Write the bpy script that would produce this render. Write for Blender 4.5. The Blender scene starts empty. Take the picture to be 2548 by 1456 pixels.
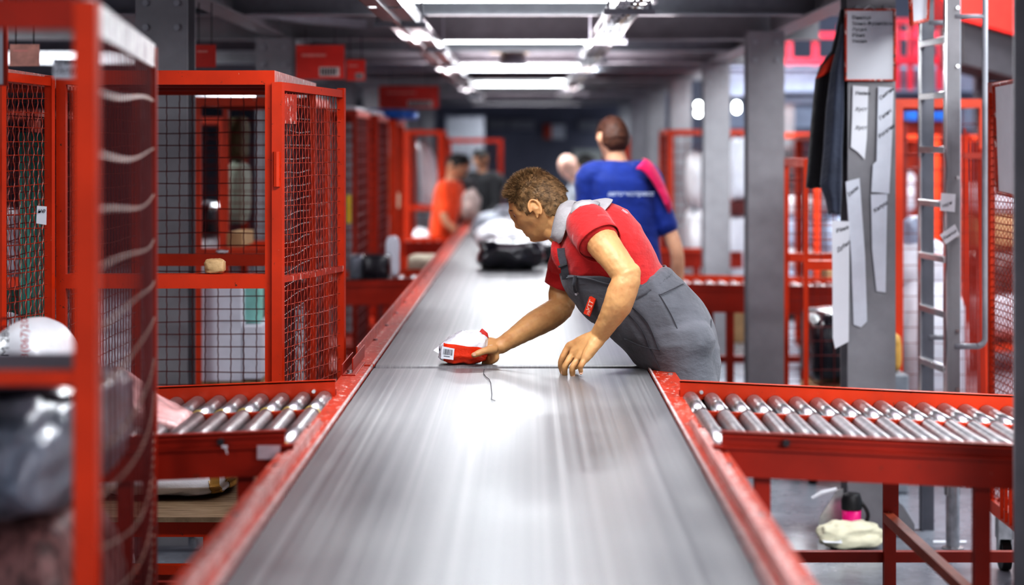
import bpy, bmesh, math, random
from mathutils import Vector, Matrix, noise
random.seed(7)
F = 4950.0; CX = 1310.0; CY = 370.0; ZC = 1.65
PI = math.pi
SC = bpy.context.scene
COL = SC.collection
def V(*a): return Vector(a)
def P(px, py, Y):                       # photograph pixel + true distance -> place in the hall
    return Vector(((px-CX)*Y/F, Y, ZC-(py-CY)*Y/F))
def XX(px, Y): return (px-CX)*Y/F
def ZZ(py, Y): return ZC-(py-CY)*Y/F

# ------------------------------------------------------------------ materials
MATS = {}
def _mat(name):
    m = bpy.data.materials.new(name); m.use_nodes = True
    nt = m.node_tree; b = nt.nodes['Principled BSDF']
    return m, nt, b
def N(nt, t, **k):
    n = nt.nodes.new(t)
    for a, v in k.items(): setattr(n, a, v)
    return n
def coords(nt, scale=(1,1,1), kind='Object'):
    tc = N(nt, 'ShaderNodeTexCoord'); mp = N(nt, 'ShaderNodeMapping')
    mp.inputs['Scale'].default_value = scale
    nt.links.new(tc.outputs[kind], mp.inputs['Vector']); return mp.outputs['Vector']
def tex(nt, vec, scale, detail=4, rough=.6):
    n = N(nt, 'ShaderNodeTexNoise'); n.inputs['Scale'].default_value = scale
    n.inputs['Detail'].default_value = detail; n.inputs['Roughness'].default_value = rough
    nt.links.new(vec, n.inputs['Vector']); return n.outputs['Fac']
def ramp(nt, fac, stops):
    r = N(nt, 'ShaderNodeValToRGB'); e = r.color_ramp.elements
    e[0].position = stops[0][0]; e[0].color = (*stops[0][1], 1)
    e[1].position = stops[-1][0]; e[1].color = (*stops[-1][1], 1)
    for p, c in stops[1:-1]:
        k = e.new(p); k.color = (*c, 1)
    nt.links.new(fac, r.inputs['Fac']); return r.outputs['Color']
def mix(nt, fac, a, b):
    m = N(nt, 'ShaderNodeMix', data_type='RGBA')
    if isinstance(fac, float): m.inputs['Factor'].default_value = fac
    else: nt.links.new(fac, m.inputs['Factor'])
    for i, v in ((6, a), (7, b)):
        if isinstance(v, tuple): m.inputs[i].default_value = (*v, 1)
        else: nt.links.new(v, m.inputs[i])
    return m.outputs[2]
def bump(nt, b, h, strength=.3, dist=.01):
    n = N(nt, 'ShaderNodeBump'); n.inputs['Strength'].default_value = strength
    n.inputs['Distance'].default_value = dist
    nt.links.new(h, n.inputs['Height']); nt.links.new(n.outputs['Normal'], b.inputs['Normal'])
def simple(name, c, rough=.5, metal=0, var=.12, vscale=14, bmp=0, bscale=30, spec=.5, emit=None, alpha=None, coat=0, sss=0, stretch=(1,1,1)):
    if name in MATS: return MATS[name]
    m, nt, b = _mat(name)
    vec = coords(nt, stretch)
    f = tex(nt, vec, vscale)
    lo = tuple(max(0, x*(1-var*1.6)) for x in c); hi = tuple(min(1, x*(1+var)) for x in c)
    nt.links.new(ramp(nt, f, [(.3, lo), (.7, hi)]), b.inputs['Base Color'])
    b.inputs['Roughness'].default_value = rough; b.inputs['Metallic'].default_value = metal
    b.inputs['Specular IOR Level'].default_value = spec
    if coat: b.inputs['Coat Weight'].default_value = coat; b.inputs['Coat Roughness'].default_value = .12
    if sss:
        b.inputs['Subsurface Weight'].default_value = sss; b.inputs['Subsurface Radius'].default_value = (.012, .005, .003)
        b.inputs['Subsurface Scale'].default_value = 1.0
    if bmp: bump(nt, b, tex(nt, vec, bscale, 5), bmp, .01)
    if emit: b.inputs['Emission Color'].default_value = (*c, 1); b.inputs['Emission Strength'].default_value = emit
    if alpha is not None: b.inputs['Alpha'].default_value = alpha
    MATS[name] = m; return m
def painted(name, c, chip=(.10,.035,.02), amt=.66, rough=.38, worn=(.55,.42,.38), wamt=.72):
    if name in MATS: return MATS[name]
    m, nt, b = _mat(name)
    vec = coords(nt)
    f1 = tex(nt, vec, 5, 3); f2 = tex(nt, vec, 55, 6, .75); f3 = tex(nt, coords(nt, (3,3,.8)), 22, 5, .7)
    base = ramp(nt, f1, [(.3, tuple(x*.82 for x in c)), (.7, tuple(min(1, x*1.1) for x in c))])
    k = N(nt, 'ShaderNodeMath', operation='GREATER_THAN'); nt.links.new(f2, k.inputs[0]); k.inputs[1].default_value = amt
    k2 = N(nt, 'ShaderNodeMath', operation='GREATER_THAN'); nt.links.new(f3, k2.inputs[0]); k2.inputs[1].default_value = wamt
    c1 = mix(nt, k.outputs[0], base, chip); c2 = mix(nt, k2.outputs[0], c1, worn)
    nt.links.new(c2, b.inputs['Base Color'])
    b.inputs['Roughness'].default_value = rough
    bump(nt, b, f2, .08, .004)
    MATS[name] = m; return m
RED = painted('red_paint', (.57,.046,.006))
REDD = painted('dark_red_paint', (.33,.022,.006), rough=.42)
REDW = painted('worn_red_paint', (.50,.05,.018), amt=.6, worn=(.75,.62,.58), wamt=.6)
REDF = simple('far_red_paint', (.60,.04,.012), .45)
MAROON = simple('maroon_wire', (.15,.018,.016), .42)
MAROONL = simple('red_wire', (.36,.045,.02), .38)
GREY = simple('grey_steel_paint', (.27,.27,.285), .42, var=.10, vscale=6, bmp=.05, bscale=90)
GREYD = simple('dark_grey_steel', (.15,.155,.18), .4, var=.12, vscale=5)
GREYL = simple('light_grey_steel', (.32,.33,.36), .4, var=.08)
ZINC = simple('zinc_steel', (.50,.50,.51), .32, metal=.9, var=.16, vscale=25, bmp=.06, bscale=60)
ALU = simple('aluminium', (.72,.73,.74), .3, metal=.8, var=.12, vscale=30)
CHROME = simple('bright_zinc', (.9,.9,.9), .18, metal=.7, var=.05)
BLACKP = simple('black_rubber', (.02,.02,.022), .5)
DARK = simple('dark_metal', (.035,.03,.035), .6)  # near-black shared by bolts, cables, hangers and the chute underside
WHITEB = simple('white_plastic_bag', (.78,.79,.82), .32, var=.06, vscale=8, bmp=.5, bscale=14, coat=.2)
WHITEF = simple('white_woven_sack', (.72,.75,.82), .55, var=.08, vscale=6, bmp=.4, bscale=9)
BLUEW = simple('pale_blue_sack', (.50,.60,.76), .5, var=.1, vscale=6, bmp=.4, bscale=8)
BLACKB = simple('black_plastic_wrap', (.012,.013,.02), .16, var=.3, vscale=10, bmp=1.0, bscale=16, coat=.6)
SILVER = simple('silver_plastic_wrap', (.22,.24,.28), .34, metal=.1, var=.45, vscale=7, bmp=.9, bscale=10, coat=.4)
PINKW = simple('red_white_plastic_wrap', (.62,.36,.35), .35, var=.5, vscale=7, bmp=.7, bscale=10, stretch=(1.6,1.6,.5))
BROWNW = simple('brown_pink_wrap', (.26,.13,.12), .4, var=.6, vscale=22, bmp=.6, bscale=16, stretch=(2.2,2.2,.12))
CARD = simple('cardboard', (.46,.31,.17), .75, var=.1, bmp=.08)
TAN = simple('tan_paper', (.55,.38,.20), .6, var=.12, bmp=.5, bscale=18)
PAPER = simple('white_paper', (.74,.76,.80), .5, var=.03, vscale=4)
PAPERG = simple('glossy_sleeve', (.66,.69,.75), .16, var=.07, vscale=6, bmp=.15, bscale=6, coat=.5)
INK = simple('black_ink', (.02,.02,.03), .6)
INKR = simple('red_ink', (.6,.05,.04), .6)
BOARD = simple('board_face', (.56,.58,.62), .35, var=.03, vscale=3)
CREAM = simple('cream_cloth_bag', (.74,.72,.55), .7, var=.08, bmp=.3, bscale=8)
MAGENTA = simple('magenta_plastic', (.72,.01,.22), .35)
YELLOW = simple('yellow_band', (.75,.55,.03), .5)
GREEN = simple('green_cloth', (.03,.16,.13), .7, var=.2, stretch=(4,4,.5))
OLIVE = simple('olive_sack', (.10,.08,.035), .7)
BLUE = simple('blue_tarp', (.03,.16,.55), .45)
WOOD = None
def wood():
    m, nt, b = _mat('plywood')
    f = tex(nt, coords(nt, (1.2,9,1)), 6, 6, .65)
    nt.links.new(ramp(nt, f, [(.3, (.16,.105,.06)), (.55,(.34,.25,.16)), (.75, (.42,.32,.22))]), b.inputs['Base Color'])
    b.inputs['Roughness'].default_value = .55; return m
WOOD = wood()
def beltmat():
    m, nt, b = _mat('grey_conveyor_belt')
    st = tex(nt, coords(nt, (16,.035,1)), 3.2, 4, .5)       # long scratches along the run
    st2 = tex(nt, coords(nt, (70,.07,1)), 2.0, 3, .5)
    cr = tex(nt, coords(nt, (3,60,1)), 2.5, 5, .6)         # cross weave
    cl = tex(nt, coords(nt, (1,.6,1)), 2.2, 4, .55)
    c1 = ramp(nt, st, [(.30,(.12,.123,.128)), (.45,(.19,.195,.2)), (.55,(.25,.252,.255)), (.70,(.42,.42,.42))])
    c2 = ramp(nt, st2, [(.30,(.08,.08,.085)), (.42,(.20,.205,.21)), (.58,(.25,.252,.255)), (.72,(.50,.50,.50))])
    c = mix(nt, .5, c1, c2)
    c3 = mix(nt, .35, c, ramp(nt, cl, [(.3,(.13,.13,.14)), (.7,(.36,.36,.36))]))
    nt.links.new(c3, b.inputs['Base Color'])
    rr = N(nt, 'ShaderNodeMapRange'); rr.inputs['To Min'].default_value = .26; rr.inputs['To Max'].default_value = .46
    mm = N(nt, 'ShaderNodeMath', operation='ADD'); nt.links.new(cl, mm.inputs[0]); nt.links.new(st2, mm.inputs[1])
    nt.links.new(mm.outputs[0], rr.inputs['Value']); rr.inputs['From Max'].default_value = 1.6; rr.inputs['From Min'].default_value = .5
    nt.links.new(rr.outputs[0], b.inputs['Roughness'])
    b.inputs['Metallic'].default_value = .12
    b.inputs['Specular IOR Level'].default_value = .5
    hh = N(nt, 'ShaderNodeMath', operation='ADD'); nt.links.new(cr, hh.inputs[0]); nt.links.new(st2, hh.inputs[1])
    bump(nt, b, hh.outputs[0], .12, .002)
    return m
BELT = beltmat()
def floormat():
    m, nt, b = _mat('polished_concrete')
    f = tex(nt, coords(nt, (1,1,1)), 1.3, 8, .62); g = tex(nt, coords(nt, (1,1,1)), 14, 6, .7)
    c = mix(nt, .35, ramp(nt, f, [(.3,(.15,.165,.19)), (.55,(.27,.29,.33)), (.75,(.36,.38,.42))]), ramp(nt, g, [(.35,(.16,.17,.19)), (.7,(.36,.38,.42))]))
    nt.links.new(c, b.inputs['Base Color'])
    rr = N(nt, 'ShaderNodeMapRange'); rr.inputs['To Min'].default_value = .14; rr.inputs['To Max'].default_value = .4
    nt.links.new(f, rr.inputs['Value']); nt.links.new(rr.outputs[0], b.inputs['Roughness'])
    return m
FLOOR = floormat()
DECKM = simple('ceiling_deck_paint', (.30,.22,.27), .5, var=.25, vscale=.7)
WALLM = simple('wall_paint', (.20,.21,.27), .6, var=.2, vscale=.6)
def emis(name, c, s):
    m = bpy.data.materials.new(name); m.use_nodes = True; nt = m.node_tree
    nt.nodes.remove(nt.nodes['Principled BSDF']); e = N(nt, 'ShaderNodeEmission')
    e.inputs['Color'].default_value = (*c, 1); e.inputs['Strength'].default_value = s
    nt.links.new(e.outputs[0], nt.nodes['Material Output'].inputs['Surface']); return m
TUBE = emis('lit_tube', (.93,.98,1), 9)
LAMPM = emis('lit_lamp', (.93,1,.98), 22)
def clothmat(name, c, rough=.8, stitch=0):
    if name in MATS: return MATS[name]
    m, nt, b = _mat(name)
    vec = coords(nt); f = tex(nt, vec, 7, 4); w = tex(nt, vec, 260, 2)
    nt.links.new(ramp(nt, f, [(.3, tuple(x*.72 for x in c)), (.7, tuple(min(1, x*1.12) for x in c))]), b.inputs['Base Color'])
    b.inputs['Roughness'].default_value = rough; b.inputs['Sheen Weight'].default_value = .25
    fold = tex(nt, coords(nt, (1.4,1,2.2)), 11, 4, .55)
    ad = N(nt, 'ShaderNodeMath', operation='MULTIPLY_ADD'); nt.links.new(w, ad.inputs[0]); ad.inputs[1].default_value = .04; nt.links.new(fold, ad.inputs[2])
    bump(nt, b, ad.outputs[0], .6, .014)
    MATS[name] = m; return m
def skinmat(name, c):
    if name in MATS: return MATS[name]
    m, nt, b = _mat(name)
    vec = coords(nt); f = tex(nt, vec, 16, 5, .6); g = tex(nt, vec, 120, 4)
    a = ramp(nt, f, [(.28, (c[0]*.86, c[1]*.76, c[2]*.72)), (.5, c), (.75, (min(1,c[0]*1.12), c[1]*1.12, c[2]*1.1))])
    nt.links.new(a, b.inputs['Base Color']); b.inputs['Roughness'].default_value = .48
    b.inputs['Subsurface Weight'].default_value = .12; b.inputs['Subsurface Radius'].default_value = (.01,.004,.002); b.inputs['Subsurface Scale'].default_value = 1
    ad = N(nt, 'ShaderNodeMath', operation='MULTIPLY_ADD'); nt.links.new(g, ad.inputs[0]); ad.inputs[1].default_value = .35; nt.links.new(f, ad.inputs[2])
    bump(nt, b, ad.outputs[0], .25, .004)
    MATS[name] = m; return m

# ------------------------------------------------------------------ mesh building
class MB:
    def __init__(s): s.v = []; s.f = []; s.cuts = []
    def add(s, vs, fs):
        s.cuts.append((len(s.v), len(s.f)))
        o = len(s.v); s.v += [tuple(p) for p in vs]; s.f += [tuple(i+o for i in f) for f in fs]; return s
    def box(s, x0, x1, y0, y1, z0, z1):
        vs = [(x,y,z) for z in (z0,z1) for y in (y0,y1) for x in (x0,x1)]
        return s.add(vs, [(0,2,3,1),(4,5,7,6),(0,1,5,4),(2,6,7,3),(0,4,6,2),(1,3,7,5)])
    def bar(s, a, b, w, h, up=None):        # rectangular bar from a to b
        a = Vector(a); b = Vector(b); d = (b-a).normalized()
        up = Vector(up) if up else (Vector((0,0,1)) if abs(d.z) < .9 else Vector((0,1,0)))
        x = d.cross(up).normalized(); u = x.cross(d).normalized()
        vs = []
        for p in (a, b):
            for i, j in ((-1,-1),(1,-1),(1,1),(-1,1)): vs.append(p + x*(i*w/2) + u*(j*h/2))
        return s.add(vs, [(0,3,2,1),(4,5,6,7),(0,1,5,4),(1,2,6,5),(2,3,7,6),(3,0,4,7)])
    def tube(s, pts, r, n=8, cap=True, closed=False):
        pts = [Vector(p) for p in pts]; k = len(pts)
        rs = r if isinstance(r, (list, tuple)) else [r]*k
        s.cuts.append((len(s.v), len(s.f)))
        o = len(s.v); prev = None
        for i, p in enumerate(pts):
            if closed: d = (pts[(i+1) % k]-pts[i-1])
            else: d = pts[min(i+1,k-1)]-pts[max(i-1,0)]
            d.normalize()
            if prev is None:
                t = Vector((0,0,1)) if abs(d.z) < .9 else Vector((1,0,0)); x = d.cross(t).normalized()
            else:
                x = (prev - d*prev.dot(d)); x = x.normalized() if x.length > 1e-6 else d.orthogonal().normalized()
            prev = x; y = d.cross(x)
            for j in range(n):
                a = 2*PI*j/n; q = p + x*math.cos(a)*rs[i] + y*math.sin(a)*rs[i]; s.v.append(tuple(q))
        for i in range(k if closed else k-1):
            i2 = (i+1) % k
            for j in range(n):
                s.f.append((o+i*n+j, o+i*n+(j+1)%n, o+i2*n+(j+1)%n, o+i2*n+j))
        if cap and not closed:
            s.f.append(tuple(o+j for j in reversed(range(n)))); s.f.append(tuple(o+(k-1)*n+j for j in range(n)))
        return s
    def loft(s, rings, cap=True):
        s.cuts.append((len(s.v), len(s.f)))
        n = len(rings[0]); o = len(s.v)
        for r in rings: s.v += [tuple(p) for p in r]
        for i in range(len(rings)-1):
            for j in range(n): s.f.append((o+i*n+j, o+i*n+(j+1)%n, o+(i+1)*n+(j+1)%n, o+(i+1)*n+j))
        if cap:
            s.f.append(tuple(o+j for j in reversed(range(n)))); s.f.append(tuple(o+(len(rings)-1)*n+j for j in range(n)))
        return s
    def grid(s, rows):                       # open sheet
        s.cuts.append((len(s.v), len(s.f)))
        n = len(rows[0]); o = len(s.v)
        for r in rows: s.v += [tuple(p) for p in r]
        for i in range(len(rows)-1):
            for j in range(n-1): s.f.append((o+i*n+j, o+i*n+j+1, o+(i+1)*n+j+1, o+(i+1)*n+j))
        return s
    def lathe(s, prof, c=(0,0,0), n=24):
        c = Vector(c)
        return s.loft([[c+Vector((r*math.cos(2*PI*j/n), r*math.sin(2*PI*j/n), z)) for j in range(n)] for r, z in prof])
    def prism(s, poly, axis, a, b):          # poly in the other two axes, extruded along axis
        def mk(p, t): q = list(p); q.insert(axis, t); return tuple(q)
        n = len(poly); return s.add([mk(p,a) for p in poly]+[mk(p,b) for p in poly],
            [tuple(reversed(range(n))), tuple(range(n,2*n))]+[(i,(i+1)%n,n+(i+1)%n,n+i) for i in range(n)])
def children(o): return [c for c in bpy.data.objects if c.parent == o]
def finish(o, bevel=0, smooth=False, solid=0):
    if smooth:
        for p in o.data.polygons: p.use_smooth = True
    if solid:
        m = o.modifiers.new('s', 'SOLIDIFY'); m.thickness = solid; m.offset = 0
    if bevel:
        m = o.modifiers.new('b', 'BEVEL'); m.width = bevel; m.segments = 2; m.limit_method = 'ANGLE'
    return o
def obj(name, mb, mat, parent=None, bevel=0, smooth=False, solid=0, origin=None):
    me = bpy.data.meshes.new(name)
    vs = mb.v
    if parent is not None and origin is None: origin = parent['_o'] if '_o' in parent else (0,0,0)
    if parent is None and origin is None:
        xs = [p[0] for p in vs]; ys = [p[1] for p in vs]; zs = [p[2] for p in vs]
        origin = ((min(xs)+max(xs))/2, (min(ys)+max(ys))/2, min(zs))
    ox, oy, oz = origin
    me.from_pydata([(p[0]-ox, p[1]-oy, p[2]-oz) for p in vs], [], mb.f); me.update()
    bm = bmesh.new(); bm.from_mesh(me); bmesh.ops.recalc_face_normals(bm, faces=bm.faces); bm.to_mesh(me); bm.free()
    if mat: me.materials.append(mat)
    o = bpy.data.objects.new(name, me); COL.objects.link(o)
    if parent is None: o.location = origin
    else:
        o.parent = parent
    return finish(o, bevel, smooth, solid)
def tag(o, label, cat, group=None, kind=None):
    if label: o['label'] = label
    if cat: o['category'] = cat
    if group: o['group'] = group
    if kind: o['kind'] = kind
    return o
ORG = {}
def thing(name, label, cat, loc=(0,0,0), group=None):
    o = bpy.data.objects.new(name, None); COL.objects.link(o); o.location = loc; o.empty_display_size = .1
    ORG[o.name] = tuple(loc); return tag(o, label, cat, group)
def part(name, mb, mat, parent, **k):       # mb in hall coordinates
    root = parent
    while root.parent: root = root.parent
    k['origin'] = ORG.get(root.name, tuple(root.location))
    return obj(name, mb, mat, parent, **k)
def each(name, mb, mat, parent, step=1, **k):   # one part per piece
    out = []; cuts = mb.cuts[::step]+[(len(mb.v), len(mb.f))]
    for (a, fa), (b, fb) in zip(cuts, cuts[1:]):
        q = MB(); q.v = mb.v[a:b]; q.f = [tuple(i-a for i in f) for f in mb.f[fa:fb]]
        out.append(part(name, q, mat, parent, **k))
    return out
def struct(name, mb, mat, **k):
    o = obj(name, mb, mat, origin=(0,0,0), **k); o['kind'] = 'structure'; return o
def copy_tree(o, parent=None):
    c = o.copy(); COL.objects.link(c)
    if parent: c.parent = parent
    for ch in children(o): copy_tree(ch, c)
    return c
def text_mb(s, size, origin, xdir=(1,0,0), ydir=(0,0,1), shear=0, bold=0):
    cu = bpy.data.curves.new('t', 'FONT'); cu.body = s; cu.size = size; cu.shear = shear; cu.offset = bold
    cu.resolution_u = 2; cu.space_line = 1.0
    o = bpy.data.objects.new('t', cu); COL.objects.link(o)
    dg = bpy.context.evaluated_depsgraph_get(); dg.update()
    me = bpy.data.meshes.new_from_object(o.evaluated_get(dg))
    O = Vector(origin); X = Vector(xdir).normalized(); Y = Vector(ydir).normalized()
    mb = MB(); mb.add([O + X*v.co.x + Y*v.co.y for v in me.vertices], [tuple(p.vertices) for p in me.polygons])
    bpy.data.objects.remove(o); bpy.data.curves.remove(cu); bpy.data.meshes.remove(me)
    return mb
def blob(c, size, seed=0, e=.45, crinkle=.06, fs=5, n=24, rot=0, sag=0):
    """rounded crumpled bundle"""
    c = Vector(c); mb = MB(); rings = []; nu = n*2
    def sp(t, p): return math.copysign(abs(t)**p, t)
    R = Matrix.Rotation(rot, 3, 'Z')
    for i in range(n+1):
        ph = -PI/2*.998 + PI*.996*i/n; ring = []
        for j in range(nu):
            th = 2*PI*j/nu
            x = sp(math.cos(ph),e)*sp(math.cos(th),e); y = sp(math.cos(ph),e)*sp(math.sin(th),e); z = sp(math.sin(ph),e)
            d = noise.noise(Vector((x*fs*.4+seed*3.1, y*fs*.4, z*fs*.4)))*1.3 + .5*noise.noise(Vector((x*fs+seed, y*fs+7, z*fs)))
            k = 1+crinkle*d
            zz = z*k
            if sag and z > 0: zz *= 1-sag*(x*x+y*y)*.5
            if z < -.55: zz = max(zz, -1.0)
            q = R @ Vector((x*k*size[0]/2, y*k*size[1]/2, max(zz, -1)*size[2]/2))
            ring.append(c+q)
        rings.append(ring)
    mb.loft(rings); return mb
def wire_panel(mb, o, u, v, W, H, pu, pv, r, crimp=0, nseg=3, sides=4, bow=0, seed=0):
    """o corner; u,v unit vectors; wires across a W x H panel. bow: bulge along the normal"""
    o = Vector(o); u = Vector(u).normalized(); v = Vector(v).normalized(); n = u.cross(v)
    rnd = random.Random(seed)
    def bo(a, b): return bow*math.sin(PI*a/W)*math.sin(PI*b/H) if bow else 0
    nu = max(1, round(W/pu)); nv = max(1, round(H/pv))
    for i in range(1, nu):
        a = W*i/nu; pts = []
        m = nv*nseg if (crimp or bow) else 1
        for k in range(m+1):
            b = H*k/m; c = crimp*math.sin(2*PI*k/nseg*1.0+i*PI) if crimp else 0
            pts.append(o + u*(a + c) + v*b + n*bo(a,b))
        mb.tube(pts, r, sides, cap=False)
    for i in range(1, nv):
        b = H*i/nv; pts = []; jit = rnd.uniform(-.004,.004)
        m = max(4, nu) if (bow or crimp) else 1
        for k in range(m+1):
            a = W*k/m
            pts.append(o + u*a + v*(b+jit*math.sin(a*9+i)) + n*(bo(a,b)+(crimp*.6 if k%2 else -crimp*.6)))
        mb.tube(pts, r, sides, cap=False)
    return mb
# ------------------------------------------------------------------ setting
m = MB(); m.grid([[(x, y, 0) for x in (-10, 10)] for y in (-3, 34)]); struct('floor', m, FLOOR)
m = MB(); m.box(-10, 10, 34, 34.2, 0, 6); struct('wall_back', m, WALLM)
m = MB(); m.box(-10.2, -10, -3, 34.2, 0, 6); struct('wall_left', m, WALLM)
m = MB(); rows = []                                       # corrugated mezzanine deck
x = -10
prof = []
while x < 1.75:
    prof += [(x,2.56),(x+.10,2.56),(x+.13,2.62),(x+.23,2.62)]; x += .26
m.grid([[(a, y, z) for a, z in prof] for y in (1.0, 34)])
m.grid([[(a, y, 2.70) for a in (-10, 1.8)] for y in (1.0, 34)])
struct('ceiling', m, DECKM)
m = MB(); m.box(1.8, 1.84, 1.0, 34, 2.5, 2.78); struct('trim_1', m, GREYL)

def ibeam_mb(p0, p1, w, h, t=.012, up=(0,0,1)):
    p0 = Vector(p0); p1 = Vector(p1); u = Vector(up); mb = MB()
    mb.bar(p0+u*(h/2-t/2), p1+u*(h/2-t/2), w, t, up); mb.bar(p0-u*(h/2-t/2), p1-u*(h/2-t/2), w, t, up)
    mb.bar(p0, p1, t*.8, h-2*t, up); return mb
COLY = [8.6, 11.3, 15.5, 19.1, 22.6, 26.1, 29.6]
COLR = [1.475, 1.35, 1.475, 1.475, 1.475, 1.475, 1.475]
def column(x, y, label, w=.205, htop=2.31, seams=True):
    t = thing('steel_column', label, 'column', (x, y, 0), 'grey steel columns carrying the mezzanine')
    m = MB(); a = w/2; b = .10
    m.box(x-a, x+a, y-b, y-b+.014, .012, htop); m.box(x-a, x+a, y+b-.014, y+b, .012, htop); m.box(x-.006, x+.006, y-b+.014, y+b-.014, .012, htop)
    part('post', m, GREY, t)
    m = MB(); m.box(x-a-.06, x+a+.06, y-b-.06, y+b+.06, 0, .012); part('base_plate', m, GREYD, t)
    m = MB()
    for i in (-1,1):
        for j in (-1,1): m.tube([(x+i*(a+.03), y+j*(b+.03), .012), (x+i*(a+.03), y+j*(b+.03), .045)], .012, 6)
    each('anchor_bolt', m, ZINC, t)
    m = MB()
    for i in (-1,1):
        for zz in (htop-.06, htop-.16): m.tube([(x+i*a*.6, y-b-.012, zz), (x+i*a*.6, y-b, zz)], .014, 6)
    each('splice_bolt', m, GREYL, t)
    return t
rl = ['nearest right grey steel column with hanging paper sleeves and jackets', 'right grey steel column standing just behind the paper covered column',
 'third right grey column beside the white sack cage', 'fourth right grey column behind the blue shirt person', 'fifth right grey column far along the line', 'sixth right grey column near the back wall', 'last right grey column against the dark back wall']
ll = ['broad left grey column behind the nearest open red cage', 'left grey column behind the hanging red signs', 'third left grey column beyond the red signs', 'fourth left grey column between far red cages',
 'fifth left grey column near the far conveyor end', 'sixth left grey column near the back wall', 'last left grey column against the dark back wall']
for y, x, l in zip(COLY, COLR, rl): column(x, y, l)
for i, (y, l) in enumerate(zip(COLY, ll)): column(-1.5 if i else -1.505, 8.3 if i == 0 else y+.6, l, w=.215)
# near column at the right edge of the frame
column(1.235, 4.52, 'near grey steel column cropped by the right edge of the photo', w=.21, htop=2.9)
bl = ['over the hanging lamps nearest the camera', 'above the second right column', 'above the third right column', 'above the fourth right column', 'above the fifth right column', 'above the sixth right column', 'above the last right column']
for y, l in zip([8.6, 12.1]+COLY[2:], bl):
    m = ibeam_mb((-9.9, y, 2.42), (1.78, y, 2.42), .14, .22)
    tag(obj('ceiling_beam', m, GREY), 'grey steel cross beam '+l, 'beam', 'grey cross beams under the deck')
for y, l in ((10.15, 'front grey joist in front of the first lit tubes'), (13.9, 'grey joist between second and third lamp rows'), (17.4, 'grey joist behind the third lamp row'), (27.9, 'grey joist well behind the fourth lamp row'), (24.4, 'grey joist past the fourth lamp row'), (31.2, 'grey joist at the far end of the deck')):
    m = ibeam_mb((-9.9, y, 2.41), (1.78, y, 2.41), .10, .16, .010)
    tag(obj('ceiling_joist', m, GREYL), l, 'joist', 'grey cross joists under the deck')
for x, l in ((1.475, 'long grey beam running over the right columns'), (-1.5, 'long grey beam running over the left columns')):
    for a, b, q in ((4.5, 8.52, 'nearest stretch'), (8.68, 12.02, 'second stretch'), (12.2, 15.42, 'third stretch')):
        m = ibeam_mb((x, a, 2.42), (x, b, 2.42), .13, .20)
        tag(obj('long_beam', m, GREY), l+', '+q, 'beam', 'long beams over the column rows')
# diagonal braces at column tops
for (x, y, sx, l) in ((-1.5, 11.2, 1, 'slanting grey ceiling brace left of the red signs'), ):
    m = MB(); m.bar((x-.9, 10.0, 2.44), (x+.5, 12.0, 2.40), .09, .05)
    tag(obj('ceiling_brace', m, GREYL), l, 'brace')

# ------------------------------------------------------------------ strip lamps
ROWS = [(5.6, 0.02), (9.7, .03), (13.4, -.01), (17.3, 0.), (21.9, 0.)]
names = ['nearest the camera overhead', 'at the top edge between the cable trays', 'second row from the front', 'third row from the front', 'smallest and farthest above the line']
for (y, x), l in zip(ROWS, names):
    z = 2.37 if y < 20 else 2.345
    t = thing('strip_light', 'white lit twin tube strip light, '+l, 'light', (x, y, z), 'strip lights across the conveyor')
    m = MB(); m.prism([(y-.05, z+.075), (y+.05, z+.075), (y+.035, z+.04), (y-.035, z+.04)], 0, x-.6, x+.6); part('housing', m, simple('lamp_white', (.8,.8,.82), .4), t)
    for dy in (-.03, .03):
        m = MB(); m.tube([(x-.585, y+dy, z+.012), (x+.585, y+dy, z+.012)], .017, 10); part('tube', m, TUBE, t, smooth=True)
    m = MB()
    for s in (-1, 1): m.box(x+s*.592-.012, x+s*.592+.012, y-.05, y+.05, z-.01, z+.05)
    each('socket', m, simple('lamp_white', (.8,.8,.82), .4), t)
    m = MB()
    for s in (-1, 1): m.tube([(x+s*.45, y, z+.075), (x+s*.45, y, 2.57)], .004, 6)
    each('hanger', m, ZINC, t)
for (y, x, l) in ((21.0, .27, 'short lit tube lamp past the right cable tray'),):
    t = thing('strip_light', l, 'light', (x, y, 2.36)); m = MB(); m.box(x-.02, x+.33, y-.04, y+.04, 2.385, 2.44); part('housing', m, MATS['lamp_white'], t)
    m = MB(); m.tube([(x, y, 2.37), (x+.3, y, 2.37)], .018, 8); part('tube', m, TUBE, t)
def bulkhead(px, py, Y, n, label, h=.13):
    c = P(px, py, Y); t = thing('hanging_lamp', label, 'lamp', tuple(c))
    for k in range(n):
        z = c.z - k*h
        m = MB(); m.tube([(c.x, Y-.05, z), (c.x, Y, z)], [.026, .036], 16); part('lens', m, LAMPM, t)
        m = MB(); m.tube([(c.x, Y, z), (c.x, Y+.07, z)], [.045, .03], 12); part('lamp_body', m, GREYD, t)
    m = MB(); m.tube([(c.x, Y+.03, c.z+.06), (c.x, Y+.03, 2.31 if c.x < 1.8 else 2.4)], .008, 6); part('stem', m, GREYD, t)
bulkhead(1738, 262, 21.5, 2, 'double bright round lamp glowing between right grey columns', .085)
bulkhead(1833, 262, 21.5, 2, 'bright round lamp glowing beside the second right column', .045)
bulkhead(873, 252, 20.0, 2, 'double bright lamp glowing above the left red cages', .07)
bulkhead(945, 271, 23.5, 1, 'small single bright lamp left of the far red signs')
bulkhead(1457, 212, 25.0, 1, 'small single round lamp right of the farthest strip light')
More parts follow.
